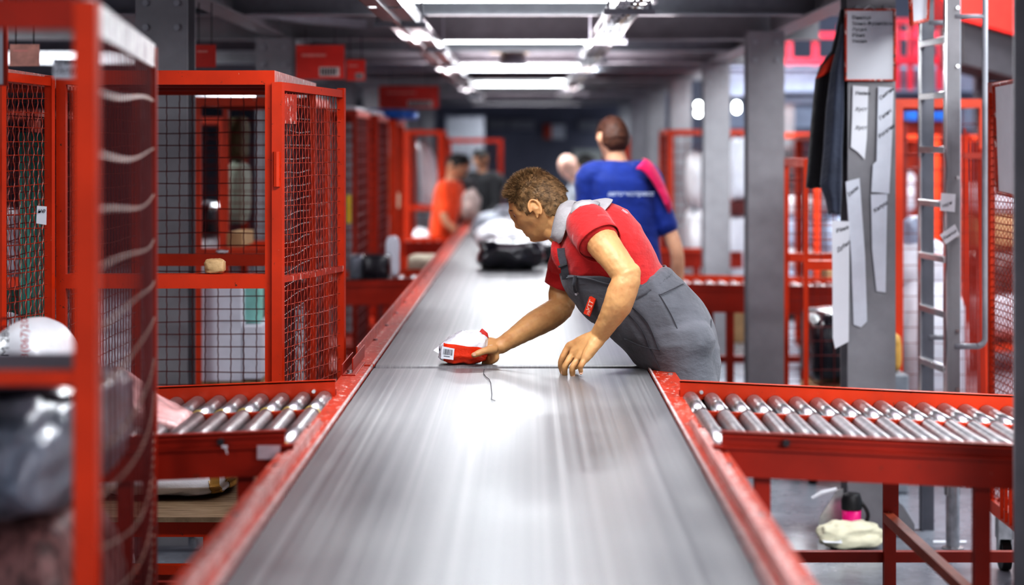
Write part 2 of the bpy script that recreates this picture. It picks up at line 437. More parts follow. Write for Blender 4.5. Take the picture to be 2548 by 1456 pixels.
# area lights: glow of the lamps plus added fill
def area(name, loc, sx, sy, power, rot=(0,0,0), c=(.93,.97,1)):
    l = bpy.data.lights.new(name, 'AREA'); l.shape = 'RECTANGLE'; l.size = sx; l.size_y = sy; l.energy = power; l.color = c
    o = bpy.data.objects.new(name, l); COL.objects.link(o); o.location = loc; o.rotation_euler = rot; return o
for y, p in ((2.4, 14), (5.4, 30), (9.6, 31), (13.4, 34), (17.3, 38), (21.9, 45), (29, 50)):  # glow under the tubes; the rearmost has no fixture, added for the back wall
    area('strip_and_fill_glow', (0, y, 2.355), 1.2, .12, p)
for y in (2.5, 6.2, 10.5, 15, 20, 26):  # fill added for the left side, where the deck blocks light
    area('side_aisle_fill', (-3.6, y, 2.5), 1.2, .5, 75)
for y in (3.5, 8, 13, 19, 26):
    area('high_hall_glow', (4.2, y, 4.6), 2.4, 1.6, 230)
for y in (17.6, 21.2): area('side_aisle_fill', (-2.1, y, 2.28), .8, .5, 70)  # extra fill added to brighten the far left goods
for y in (13.5, 18.5): area('side_aisle_fill', (2.3, y-.0, 2.9), 1.2, .8, 110)
# unseen cold fill added high at the front, left and right
area('front_fill_left', (-2.6, .6, 3.6), 2.2, 1.2, 110, (math.radians(38), 0, math.radians(-28)))
area('front_fill_right', (3.2, 1.2, 3.4), 2.4, 1.4, 210, (math.radians(58), 0, math.radians(12)), (.97,.98,1))
for y in (6, 10.8, 15.2, 20, 25, 30): area('deck_bounce_fill', (0, y, 2.2), 1.6, .4, 24, (PI,0,0), (1,.93,.97))  # upward lights added to brighten the deck, in place of floor bounce
w = bpy.data.worlds.new('hall_air'); SC.world = w; w.use_nodes = True
w.node_tree.nodes['Background'].inputs['Color'].default_value = (.68,.74,.86,1); w.node_tree.nodes['Background'].inputs['Strength'].default_value = .62

# ------------------------------------------------------------------ cable trays
def tray(x, y0, y1, w, z, kind, label):
    t = thing('cable_tray', label, 'cable tray', (x, y0, z), 'galvanised trays under the deck')
    m = MB()
    for s in (-1, 1):
        m.box(x+s*w/2-.003, x+s*w/2+.003, y0, y1, z, z+.05); m.box(x+s*w/2-.012, x+s*w/2+.012, y0, y1, z+.05, z+.054)
    each('side_rail', m, CHROME if kind == 'ladder' else ZINC, t, step=2)
    m = MB()
    if kind == 'ladder':
        y = y0
        while y < y1: m.box(x-w/2, x+w/2, y, y+.02, z+.002, z+.012); y += .22
    else:
        y = y0
        while y < y1: m.box(x-w/2, x+w/2, y, y+1.9, z, z+.003); y += 2.0
        m.box(x-.012, x+.012, y0, y1, z-.02, z)
    each('rung', m, ZINC, t) if kind == 'ladder' else part('tray_bottom', m, ZINC, t)
    for k, yy in enumerate([y0+.5+2.4*i for i in range(int((y1-y0)/2.4))]):
        m = MB(); m.box(x-w/2-.05, x+w/2+.05, yy, yy+.035, z-.025, z-.002)
        for s in (-1, 1): m.tube([(x+s*(w/2+.03), yy+.017, z-.01), (x+s*(w/2+.03), yy+.017, 2.57)], .006, 6)
        each('hanger', m, GREYL, t)
    for k in range(3):
        m = MB(); pts = [(x-w*.25+k*w*.25+.01*math.sin(q*1.3+k), y0+q*(y1-y0)/24, z+.012+.004*math.sin(q*2+k)) for q in range(25)]
        m.tube(pts, .006, 6); part('cable', m, (PAPER, DARK, TAN)[k], t)
tray(-.60, 6.5, 24.5, .15, 2.25, 'tray', 'long galvanised cable tray running along the left of the lamps')
tray(.44, 8.0, 24.0, .12, 2.25, 'ladder', 'bright ladder type cable tray on the right of the lamps')
# sprinkler branch hanging in the middle
t = thing('ceiling_unit', 'small grey ceiling unit hanging between the lamp rows', 'unit', (-.13, 14.8, 2.3))
m = MB(); m.box(-.27, .02, 14.7, 14.9, 2.36, 2.40); part('bracket', m, TAN, t)
m = MB(); m.lathe([(.10,2.27),(.11,2.30),(.09,2.36)], (-.10,14.8,0), 16); part('cover', m, GREYL, t)
m = MB(); m.tube([(-.02,14.8,2.38),(-.02,14.8,2.56)], .012, 8); part('stem', m, GREYL, t)

# ------------------------------------------------------------------ belt conveyors
BX0, BX1, BZ = -.497, .389, .935
def conveyor(y0, y1, label, near):
    t = thing('belt_conveyor', label, 'conveyor', ((BX0+BX1)/2, y0, 0))
    m = MB(); r = .045; pts = []
    for i in range(9): a = -PI/2 - PI*i/8; pts.append((y0+r+r*math.cos(a)*1, BZ-r-r*math.sin(-a) if False else BZ-r+r*math.sin(a)))
    prof = [(y0+r+r*math.cos(PI/2+PI*i/8), BZ-r+r*math.sin(PI/2+PI*i/8)) for i in range(9)]
    prof += [(y1-r+r*math.cos(-PI/2+PI*i/8), BZ-r+r*math.sin(-PI/2+PI*i/8)) for i in range(9)]
    m.prism(prof, 0, BX0, BX1); part('belt', m, BELT, t)
    for s, xe, lab in ((-1, BX0, 'left'), (1, BX1, 'right')):
        m = MB(); o = xe+s*.004; e = xe+s*.085
        m.prism(sorted_pts([(o, BZ+.004), (e, BZ+.004), (e, BZ-.11), (e-s*.006, BZ-.11), (e-s*.006, BZ-.004), (o, BZ-.004)], s), 1, y0+.02, y1-.02)
        rail = part('side_rail', m, REDW, t, bevel=.0015)
        m = MB()
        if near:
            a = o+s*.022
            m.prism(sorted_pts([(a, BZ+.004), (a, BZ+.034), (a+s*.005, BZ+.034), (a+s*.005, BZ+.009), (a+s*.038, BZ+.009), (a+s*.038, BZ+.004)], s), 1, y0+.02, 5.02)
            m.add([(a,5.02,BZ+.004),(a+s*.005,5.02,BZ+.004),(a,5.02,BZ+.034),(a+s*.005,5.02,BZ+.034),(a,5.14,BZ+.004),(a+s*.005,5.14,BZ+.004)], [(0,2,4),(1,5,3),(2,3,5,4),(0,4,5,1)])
        else:
            a = o+s*.066
            m.prism(sorted_pts([(a, BZ+.004), (a, BZ+.05), (a+s*.005, BZ+.05), (a+s*.005, BZ+.004)], s), 1, y0+.14, y1-.02)
        part('edge_guard', m, painted('highlit_worn_red_paint', (.58,.22,.19), amt=.6, worn=(.85,.75,.72), wamt=.56) if near else REDW, rail, bevel=.001)  # near guards coloured paler to carry their highlight lines, besides real wear
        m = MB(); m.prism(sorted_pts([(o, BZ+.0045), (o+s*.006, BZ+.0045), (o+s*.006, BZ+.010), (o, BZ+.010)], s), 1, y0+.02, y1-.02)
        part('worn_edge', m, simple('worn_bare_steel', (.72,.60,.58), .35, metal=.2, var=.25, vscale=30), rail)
        m = MB(); y = y0+.25
        while y < min(y1, y0+5.5):
            m.tube([(e-s*.022, y, BZ+.003), (e-s*.022, y, BZ+.010)], .008, 8); y += .6
        each('bolt', m, ZINC, rail)
    y = y0+.6
    while y < y1:
        for xe in (BX0-.055, BX1+.055):
            m = MB(); m.box(xe-.025, xe+.025, y, y+.05, 0, BZ-.1); part('leg', m, REDD, t)
        m = MB(); m.box(BX0-.03, BX1+.03, y, y+.04, BZ-.20, BZ-.14); part('cross_member', m, REDD, t)
        y += 2.4
    m = MB(); m.tube([(BX0-.05, y0+.045, BZ-.046), (BX1+.05, y0+.045, BZ-.046)], .036, 16); part('drum', m, ZINC, t)
    m = MB(); m.tube([(BX0-.05, y1-.045, BZ-.046), (BX1+.05, y1-.045, BZ-.046)], .036, 16); part('drum', m, ZINC, t)
    return t
def sorted_pts(p, s): return p if s > 0 else list(reversed(p))
conveyor(1.2, 6.515, 'near grey belt conveyor with worn red side rails, closest to the camera', True)
c2 = conveyor(6.53, 21.6, 'far grey belt conveyor carrying parcels beyond the belt joint', False)
# bracket at the joint on the left rail
for s, x in ((-1, BX0-.06),):
    m = MB(); m.box(x-.022, x+.022, 6.22, 6.60, BZ+.004, BZ+.008); m.box(x-.022, x-.018, 6.22, 6.60, BZ+.008, BZ+.04); m.box(x+.004, x+.008, 6.3, 6.75, BZ+.008, BZ+.05)
    part('joint_bracket', m, REDD, c2, bevel=.001)
    m = MB(); m.tube([(x, 6.27, BZ+.008), (x, 6.27, BZ+.018)], .009, 8); part('bolt', m, ZINC, c2)
# loose thread lying on the belt
zz = [(768,740),(762,795),(790,835),(835,870),(858,920),(862,980),(868,1030),(872,1080),(862,1135),(880,1142),(915,1155)]
m = MB(); pts = []
for a, b in zz:
    px = 1060+a/5.308; py = 780+b/5.308; Y = (ZC-BZ-.004)*F/(py-CY); pts.append(P(px, py, Y))
m.tube(pts, .0011, 5); tag(obj('loose_thread', m, INK), 'thin dark curly thread lying on the near belt', 'thread')

# ------------------------------------------------------------------ gravity roller tables
def roller_table(s, x0, L, yn, yf, ztop, slope, pitch, label, r=.0225, legs=None, detail=True, mid=.57, sticker=False, zleg=0, apron=.085, group='red gravity roller tables'):
    """s=+1 runs to the right; ztop = top of the side rails at the belt end"""
    t = thing('roller_table', label, 'roller table', (x0, (yn+yf)/2, 0), group)
    def Z(x): return ztop - slope*abs(x-x0)
    x1 = x0+s*L
    def rail(y, w, xs, top, bot, name, mat):
        m = MB(); vs = []
        for x in (xs, x1):
            for yy in (y, y+w):
                for dz in (top, bot): vs.append((x, yy, Z(x)+dz))
        m.add(vs, [(0,1,3,2),(4,6,7,5),(0,4,5,1),(2,3,7,6),(0,2,6,4),(1,5,7,3)])
        return m
    m = rail(yf, .006, x0, 0, -.075, '', RED); m2 = rail(yf, .03, x0, 0, -.004, '', RED); m.add(m2.v, m2.f)
    part('far_rail', m, RED, t)
    xs = x0+s*.02
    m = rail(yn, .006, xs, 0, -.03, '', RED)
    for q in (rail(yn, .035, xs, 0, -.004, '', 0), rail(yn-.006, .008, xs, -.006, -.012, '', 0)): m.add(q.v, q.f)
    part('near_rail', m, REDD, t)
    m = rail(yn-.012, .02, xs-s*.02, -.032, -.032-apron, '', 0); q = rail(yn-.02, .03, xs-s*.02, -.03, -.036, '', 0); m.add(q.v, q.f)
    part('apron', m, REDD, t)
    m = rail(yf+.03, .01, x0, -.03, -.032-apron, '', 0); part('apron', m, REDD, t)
    yc = yn+(yf-yn)*mid
    m = rail(yc, .012, x0+s*.03, -.035, -.075, '', 0); part('center_rail', m, RED, t)
    n = int((L-.03)/pitch)
    xr0 = x0+s*(.03)
    protos = {}
    for k in range(n):
        x = xr0+s*pitch*k
        for nm, a, b in (('far', yc+.012, yf), ('near', yn+.006, yc)):
            key = nm
            if key not in protos:
                m = MB(); z = Z(x)-.032-r+.004
                m.tube([(x, a+.004, z), (x, b-.004, z)], r, 20)
                m.tube([(x, a-.004, z), (x, b+.004, z)], .006, 8)
                o = part('roller', m, ZINC, t, smooth=False)
                for p in o.data.polygons: p.use_smooth = len(p.vertices) == 4
                protos[key] = (o, x)
                if detail:
                    m = MB(); m.tube([(x, a+.012, z), (x, a+.020, z)], r+.0012, 20); cl = part('end_collar', m, YELLOW if (s < 0) else DARK, o); protos[key+'c'] = cl
            else:
                o, xx = protos[key]; c = o.copy(); COL.objects.link(c); c.parent = t
                c.location = (x-xx, 0, Z(x)-Z(xx))
                if detail: d = protos[key+'c'].copy(); COL.objects.link(d); d.parent = c
    if detail:
        for px_ in (.17, .17+L*.55):
            m = MB(); x = x0+s*px_; m.tube([(x, yn-.004, Z(x)-.018), (x, yn-.014, Z(x)-.018)], .009, 6); part('bolt', m, DARK, t)
        m = MB(); x = xr0+s*(pitch*.5); m.tube([(x, yf-.002, Z(x)-.028), (x, yf-.016, Z(x)-.028)], .006, 6); part('bolt', m, CHROME, t)
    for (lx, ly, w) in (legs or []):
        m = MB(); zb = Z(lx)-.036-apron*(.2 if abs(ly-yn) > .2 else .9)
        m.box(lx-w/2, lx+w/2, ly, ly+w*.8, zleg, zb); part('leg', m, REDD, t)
    return t
# near right table
L1 = [(XX(1894,4.72), 4.69, .037), (XX(2438,4.72), 4.69, .038), (XX(2215,5.70), 5.70, .034), (XX(1760,5.70), 5.70, .034)]
t = roller_table(1, .440, 1.75, 4.68, 5.70, .984, .045, .0605, 'near right red roller table with steel rollers beside the worker', legs=L1, mid=.63, apron=.07)
m = MB(); m.box(.46, 2.2, 5.73, 5.76, ZZ(1402,5.72), ZZ(1376,5.72)); part('stretcher', m, REDD, t)
m = MB(); m.box(XX(2200,5.7)-.003, XX(2230,5.7)+.006, 5.695, 5.70, ZZ(1304,5.7), ZZ(1150,5.7)); part('leg_bracket', m, REDD, t)
a = P(2210, 1288, 5.69); b = P(2438, 1500, 4.73); m = MB(); m.bar(a, b, .028, .028); part('diagonal_brace', m, simple('brown_red_paint', (.42,.10,.05), .4), t)
m = MB(); m.box(.46, 2.2, 4.83, 4.85, ZZ(1700,4.84), ZZ(1670,4.84)); part('stretcher', m, REDD, t)
# near left table
L2 = [(XX(614,4.72), 4.69, .036), (XX(316,4.72), 4.69, .034), (XX(655,5.70), 5.70, .03), (XX(60,4.72), 4.69, .034)]
t = roller_table(-1, -.548, 1.75, 4.68, 5.70, .986, .040, .0605, 'near left red roller table in front of the open cage', legs=L2, mid=.63, apron=.07)
m = MB(); x0 = XX(640,4.66); x1 = XX(698,4.66); m.box(x0, x1, 4.657, 4.6585, ZZ(1143,4.66), ZZ(1108,4.66)); part('paper_sticker', m, simple('pink_paper', (.62,.5,.54), .5), t)
m = MB(); m.bar(P(552,1112,4.655), P(566,1112,4.655), .004, .006); m.bar(P(560,1112,4.655), P(566,1130,4.655), .003, .004); part('torn_tape', m, PAPER, t)
m = MB(); m.box(-2.2, -.60, 5.73, 5.76, .36, .40); part('stretcher', m, REDD, t)
# second right table
L3 = [(XX(1815,11.3), 11.25, .05), (XX(1765,12.4), 12.3, .05), (XX(2000,11.3), 11.25, .05), (XX(1985,12.4), 12.3, .05)]
t = roller_table(1, .50, 1.60, 11.56, 12.4, .872, .018, .075, 'second right red roller table behind the bending worker', r=.027, detail=False, legs=[(XX(1815,11.6),11.56,.045),(XX(2000,11.6),11.56,.045),(XX(1765,12.4),12.36,.045)], apron=.13)
m = MB(); m.box(.5, 2.0, 12.36, 12.40, .32, .36); part('stretcher', m, REDD, t)
t = roller_table(-1, -.59, 1.1, 11.4, 12.3, .905, .02, .075, 'second left red roller table holding two dark parcels', r=.027, detail=False, legs=[(-.8,11.4,.045),(-1.5,11.4,.045)], apron=.11)
t = roller_table(-1, -.59, .85, 17.2, 18.1, .845, .0, .09, 'third left red table holding nothing beside the far belt', r=.03, detail=False, legs=[(-.75,17.2,.05),(-1.3,17.2,.05)], apron=.10)
t = roller_table(1, .48, 1.3, 16.4, 17.0, .80, .0, .09, 'third right red table standing left of a white sack cage', r=.03, detail=False, legs=[(.9,16.4,.05),(1.4,16.4,.05)], apron=.10)

# ------------------------------------------------------------------ cages
def cage(x0, x1, y0, y1, ztop, label, sides='LRB', pitch=.05, crimp=.002, r=.0016, shelf=None, roof=True, shelfplate=True, pw=.03, red=None, wire=None, z0=.16, wheels=True, plinth=False, group='red wire mesh cages'):
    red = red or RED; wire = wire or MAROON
    t = thing('mesh_cage', label, 'cage', ((x0+x1)/2, (y0+y1)/2, 0), group)
    for x in (x0, x1-pw):
        for y in (y0, y1-pw):
            m = MB(); m.box(x, x+pw, y, y+pw, z0, ztop); part('post', m, red, t)
    m = MB()
    m.box(x0+pw, x1-pw, y0, y0+pw, ztop-.045, ztop); m.box(x0+pw, x1-pw, y1-pw, y1, ztop-.045, ztop)
    each('top_rail', m, red, t)
    m = MB(); m.box(x0, x0+pw, y0+pw, y1-pw, ztop-.04, ztop); m.box(x1-pw, x1, y0+pw, y1-pw, ztop-.04, ztop); each('side_rail', m, REDW, t)
    if roof:
        m = MB(); m.box(x0+.01, x1-.01, y0+.01, y1-.01, ztop-.012, ztop-.006)
        for q in (1, 2): yy = y0+(y1-y0)*q/3; m.box(x0+pw, x1-pw, yy, yy+.03, ztop-.04, ztop-.012)
        part('roof', m, REDD, t)
    m = MB(); m.box(x0, x1, y0, y0+pw, z0, z0+.05); m.box(x0, x1, y1-pw, y1, z0, z0+.05); m.box(x0, x0+pw, y0+pw, y1-pw, z0, z0+.05); m.box(x1-pw, x1, y0+pw, y1-pw, z0, z0+.05)
    m.box(x0+.01, x1-.01, y0+pw, y1-pw, z0+.02, z0+.03); part('base_frame', m, red, t)
    if shelf:
        m = MB(); m.box(x0+pw, x1-pw, y0, y0+.06, shelf-.045, shelf); m.box(x0+pw, x1-pw, y1-.04, y1, shelf-.045, shelf); each('shelf_rail', m, red, t)
    H = ztop-.045-z0-.05
    for s in sides:
        m = MB()
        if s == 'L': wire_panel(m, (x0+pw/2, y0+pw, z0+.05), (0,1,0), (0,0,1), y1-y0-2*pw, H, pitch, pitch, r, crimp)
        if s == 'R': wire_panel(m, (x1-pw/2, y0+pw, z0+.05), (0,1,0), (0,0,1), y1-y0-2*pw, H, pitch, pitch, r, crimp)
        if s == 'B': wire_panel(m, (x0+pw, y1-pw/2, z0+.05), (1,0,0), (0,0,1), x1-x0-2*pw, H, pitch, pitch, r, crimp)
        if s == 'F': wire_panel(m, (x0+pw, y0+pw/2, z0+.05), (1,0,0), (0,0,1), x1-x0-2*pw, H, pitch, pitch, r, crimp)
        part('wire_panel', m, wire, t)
    if plinth:
        m = MB(); m.box(x0+pw, x1-pw, y0-.02, y1-pw, z0+.05, z0+.066); part('plywood_floor', m, WOOD, t)
        m = MB(); m.box(x0, x1, y0, y0+.03, .30, .33); m.box(x0, x1, y1-.03, y1, .30, .33); m.box(x0, x1, y0+.4, y0+.43, .18, .22); m.box(x0, x0+.03, y0+.03, y1-.03, .30, .33); m.box(x1-.03, x1, y0+.03, y1-.03, .30, .33)
        each('lower_rail', m, red, t)
        m = MB()
        for xx in (x0, (x0+x1)/2+.12, x1-.03):
            for yy in (y0, y1-.03): m.box(xx, xx+.03, yy, yy+.03, .33, z0)
        each('strut', m, red, t)
        z0 = .30
    if wheels:
        for x in (x0+.05, x1-.05):
            for y in (y0+.07, y1-.07):
                m = MB(); m.tube([(x-.018, y, .06), (x+.018, y, .06)], .06, 16); w_ = part('wheel', m, BLACKP, t)
                m = MB(); m.box(x-.03, x+.03, y-.03, y+.03, .125, z0); m.box(x-.028, x-.022, y-.02, y+.02, .05, .13); m.box(x+.022, x+.028, y-.02, y+.02, .05, .13); part('caster_fork', m, ZINC, w_)
    return t
def cagedoor(parent, h, e, z0, z1, plate=None, mid=None, r=.0017, crimp=.0035, seed=0):
    """swing door from hinge point h to edge e (x,y)"""
    h = Vector((*h, 0)); e = Vector((*e, 0)); u = (e-h).normalized(); W = (e-h).length; Zv = Vector((0,0,1))
    m = MB(); w = .026
    m.bar(h+Zv*z0, h+Zv*z1, .034, .025, u); m.bar(e+Zv*z0, e+Zv*z1, .026, .02, u)
    m.bar(h+Zv*(z1-.012), e+Zv*(z1-.02-.0), .02, .026); m.bar(h+Zv*(z0+.012), e+Zv*(z0+.012), .02, .026)
    d = part('door', m, RED, parent)
    m = MB(); wire_panel(m, h+Zv*z0+u*.02, u, Zv, W-.04, z1-z0-.03, .028, .045, r, crimp, nseg=6, bow=.012, seed=seed); part('wire_panel', m, MAROONL, d)
    if mid:
        m = MB(); m.bar(h+Zv*mid+u*.0, e+Zv*(mid+.0), .022, .02); part('mid_bar', m, REDW, d)
    if plate:
        a = h+u*.03+Zv*(z1-.13); m = MB(); q = a+u*.13*W/.64; n = Vector((-u.y, u.x, 0))*.006
        m.add([a-n, q-n, q-n+Zv*.095, a-n+Zv*.095, a+n, q+n, q+n+Zv*.095, a+n+Zv*.095], [(0,1,2,3),(4,7,6,5),(0,4,5,1),(2,6,7,3),(1,5,6,2),(0,3,7,4)]); part('latch_plate', m, REDW, d)
    m = MB()
    for zz in (z0+.2, (z0+z1)/2+.5): m.tube([h+Zv*zz-u*.012, h+Zv*(zz+.11)-u*.012], .012, 8)
    each('hinge', m, RED, d)
    return d
# the open cage behind the left roller table
C = cage(-1.49, -.798, 6.3, 7.55, 1.898, 'open fronted red mesh cage with swung out door behind the left roller table', 'RB', shelf=1.252, pitch=.048, crimp=.0012, r=.0017, z0=.42, plinth=True)
cagedoor(C, (-.785, 6.29), (-.642, 6.90), .20, 1.86, plate=True, mid=1.235)
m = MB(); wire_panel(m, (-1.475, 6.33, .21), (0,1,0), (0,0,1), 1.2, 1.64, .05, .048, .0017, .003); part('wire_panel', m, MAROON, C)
# cage left of it, cropped by the frame
B = cage(-2.35, -1.625, 6.05, 7.3, 1.90, 'red mesh cage at the far left edge with a dark band round its mesh', 'RB', shelf=1.18, pitch=.05, crimp=.003)
cagedoor(B, (-1.585, 5.98), (-1.50, 6.26), .20, 1.88, crimp=.004, seed=3)
m = MB(); m.box(-1.66, -1.62, 6.02, 6.06, 1.30, 1.37); part('latch', m, ZINC, B)
# big blurred cage in the foreground
def foreground_cage():
    x0 = -.70; y0 = 3.17; u = Vector((-.185, 1.59, 0)).normalized(); Zv = Vector((0,0,1)); A_ = Vector((x0, y0, 0)); W = 1.46; E = A_+u*W
    t = thing('mesh_cage', 'large blurred red cage in the left foreground with bulging mesh side', 'cage', (x0-.4, y0+.8, 0), 'red wire mesh cages')
    top = 1.885
    m = MB(); m.bar(A_+Zv*.16, A_+Zv*top, .036, .036, (0,1,0)); part('post', m, RED, t)
    m = MB(); m.bar(E+Zv*.16, E+Zv*top, .020, .020, (0,1,0)); part('post', m, REDD, t)
    m = MB(); m.bar(A_+Vector((-1.0,0,0))+Zv*.16, A_+Vector((-1.0,0,0))+Zv*top, .036, .036, (0,1,0)); part('post', m, RED, t)
    m = MB(); m.bar(A_+Vector((-.018,0,top-.02)), A_+Vector((-.98,0,top-.02)), .03, .05); part('top_rail', m, REDD, t)
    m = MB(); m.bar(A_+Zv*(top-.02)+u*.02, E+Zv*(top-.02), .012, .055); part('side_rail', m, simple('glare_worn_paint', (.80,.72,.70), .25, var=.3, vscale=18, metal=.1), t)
    m = MB(); m.bar(A_+Zv*.19, E+Zv*.19, .03, .05); m.bar(A_+Vector((0,0,.19)), A_+Vector((-.98,0,.19)), .03, .05); m.bar(A_+Vector((-.98,0,.19)), A_+Vector((-1.1,1.44,.19)), .03, .05); m.bar(E+Zv*.19, A_+Vector((-1.1,1.44,.19)), .03,.05); part('base_frame', m, RED, t)
    m = MB(); m.bar(A_+Vector((-.018,0,1.285)), A_+Vector((-.98,0,1.285)), .03, .022); part('shelf_rail', m, RED, t)
    m = MB(); m.add([(x0-.02,3.19,1.290),(x0-.98,3.19,1.290),(x0-1.0,3.44,1.290),(x0-.055,3.44,1.290),(x0-.02,3.19,1.296),(x0-.98,3.19,1.296),(x0-1.0,3.44,1.296),(x0-.055,3.44,1.296)],[(0,1,2,3),(4,7,6,5),(0,4,5,1),(1,5,6,2),(2,6,7,3),(3,7,4,0)]); part('shelf', m, simple('dark_board', (.10,.10,.12), .5), t)
    m = MB(); o = A_+Zv*.21+u*.02
    for i in range(1, 22):                       # verticals, crimped
        a = (W-.04)*i/22; pts = []
        for k in range(65):
            b = 1.64*k/64; pts.append(o+u*(a+.004*math.sin(k*PI/2+i*PI))+Zv*b+Vector((.03*math.sin(PI*a/W)*math.sin(PI*b/1.64),0,0)))
        m.tube(pts, .0022, 5, cap=False)
    part('wire_panel', m, MAROON, t)
    m = MB(); rnd = random.Random(4)
    for i in range(1, 17):
        b = 1.64*i/17+rnd.uniform(-.012,.012); pts = []
        for k in range(45):
            a = (W-.04)*k/44; bow = .03*math.sin(PI*a/W)*math.sin(PI*b/1.64)
            pts.append(o+u*a+Zv*(b+.010*math.sin(a*3.6+i)-(.05*math.sin(PI*a/W) if i < 9 else .012))+Vector((bow+.005*math.sin(k*PI),0,0))+Vector((.003*(-1)**k,0,.0025*(-1)**k)))
        m.tube(pts, .0025, 6, cap=False)
    part('wire_panel', m, simple('bare_wire', (.30,.19,.15), .38, metal=.2, var=.4), t)
    for p in ((x0-.1, y0+.1), (x0-.25, y0+1.3), (x0-.95, y0+.1), (x0-1.0, y0+1.3)):
        m = MB(); m.tube([(p[0]-.018, p[1], .06), (p[0]+.018, p[1], .06)], .06, 16); w_ = part('wheel', m, BLACKP, t)
        m = MB(); m.box(p[0]-.03, p[0]+.03, p[1]-.03, p[1]+.03, .12, .17); part('caster_fork', m, ZINC, w_)
    return t
foreground_cage()
# cages further down the left side
D = cage(-1.585, -1.03, 9.5, 10.4, 1.898, 'red cage with white boxes seen through the nearest open cage', 'RB', pitch=.06, crimp=0, r=.002, shelf=1.17)
E_ = cage(-1.42, -1.10, 12.9, 14.0, 1.90, 'narrow red cage seen edge-on with yellow tape behind the swung door', 'RLB', pitch=.07, crimp=0, r=.003, red=REDD)
E2 = cage(-1.52, -1.08, 14.5, 15.6, 1.895, 'red cage with white worn top edge left of the blue topped cage', 'RFB', pitch=.07, crimp=0, r=.0035, red=REDD)
G1 = cage(-1.36, -1.05, 17.0-.9, 17.1, 1.885, 'red cage with blue film on its roof holding tall cardboard', 'LB', pitch=.08, crimp=0, r=.004, pw=.06, shelf=1.15, roof=True)
G2 = cage(-1.18, -.80, 19.2, 20.2, 1.83, 'red cage holding a tall white roll beside the far belt', 'LB', pitch=.09, crimp=0, r=.004, pw=.055, shelf=1.10)
G3 = cage(-.93, -.27, 22.5, 23.3, 1.765, 'dark red cage at the far end of the belt behind standing people', 'B', pitch=.1, crimp=0, r=.003, pw=.05, red=REDD, shelf=None, roof=False)
# right side
R2 = cage(1.83, 2.30, 9.9, 10.7, 1.898, 'red cage full of white sacks behind the ladder', 'FRB', pitch=.08, crimp=0, r=.0016, pw=.045, shelf=None)
m = MB()
for k in range(6): m.tube([(XX(2400+8*k, 9.7), 9.7-.0, 1.75-.02*k), (XX(2408+9*k, 9.7), 9.7, .0)], .006, 6)
tb = thing('folded_bar_rack', 'stack of folded dark red bars standing beside the ladder', 'rack', (XX(2420,9.7), 9.7, 0)); each('bar', m, REDD, tb); m = MB(); m.box(XX(2398,9.7), XX(2458,9.7), 9.69, 9.71, 1.60, 1.63); part('cross_bar', m, REDD, tb)
R2b = cage(1.36, 1.79, 9.75, 10.5, 1.60, 'narrow red cage with thin posts left of the hanging paper sleeves', 'FRB', pitch=.07, crimp=0, r=.002, pw=.022, shelf=1.1, roof=False)
R3 = cage(1.822, 2.62, 7.25, 7.86, 1.91, 'red cage with dense crimped mesh by the right edge column', 'LF', pitch=.028, crimp=.004, r=.0019, pw=.022, z0=.22, wire=MAROONL)
m = MB()
for k in range(5): m.bar((1.81, 7.30+k*.07, .24), (1.81, 7.30+k*.07, .42), .012, .012)
m.bar((1.81,7.26,.43),(1.81,7.84,.43),.03,.03); each('base_slat', m, RED, R3)
R1 = cage(1.22, 1.92, 17.2, 18.3, 1.815, 'red cage of white sacks between the right grey columns', 'LRB', pitch=.1, crimp=0, r=.004, pw=.05)
R4 = cage(2.05, 2.95, 14.2, 15.2, 1.75, 'red cage seen beyond the second right column', 'FLRB', pitch=.1, crimp=0, r=.003, pw=.05)
R5 = cage(3.2, 4.2, 14.6, 15.6, 1.75, 'red cage right of the ladder in the far hall', 'FLRB', pitch=.1, crimp=0, r=.003, pw=.05)
R6 = cage(2.2, 3.0, 19.0, 20.0, 1.80, 'far red cage in the deep right background', 'FLRB', pitch=.1, crimp=0, r=.004, pw=.06)
R7 = cage(.95, 1.25, 24.0, 24.8, 1.80, 'far red cage behind the blue shirt person', 'FLRB', pitch=.1, crimp=0, r=.004, pw=.06)
L5 = cage(-3.2, -2.5, 10.2, 11.2, 1.85, 'red cage deep in the left background with teal cloth', 'FRB', pitch=.08, crimp=0, r=.003, pw=.05)
L6 = cage(-2.5, -1.9, 12.6, 13.6, 1.85, 'red cage in the left background behind the broad column', 'FLRB', pitch=.09, crimp=0, r=.003, pw=.05)
# ------------------------------------------------------------------ goods and fittings
def tp(name, mb, mat, label, cat, group=None, **k): return tag(obj(name, mb, mat, **k), label, cat, group)
def beltz(Y): return BZ+.001
def sack(px0, px1, pyt, pyb, Y, dep, mat, label, cat='sack', name='sack', seed=1, e=.5, crinkle=.07, fs=5, group=None, rot=0, zmin=None, n=22):
    x0, x1 = XX(px0, Y), XX(px1, Y); zt, zb = ZZ(pyt, Y), ZZ(pyb, Y)
    if zmin is not None: zb = zmin
    return tp(name, blob(((x0+x1)/2, Y+dep/2, (zt+zb)/2), (x1-x0, dep, zt-zb), seed, e, crinkle, fs, n, rot), mat, label, cat, group, smooth=True)
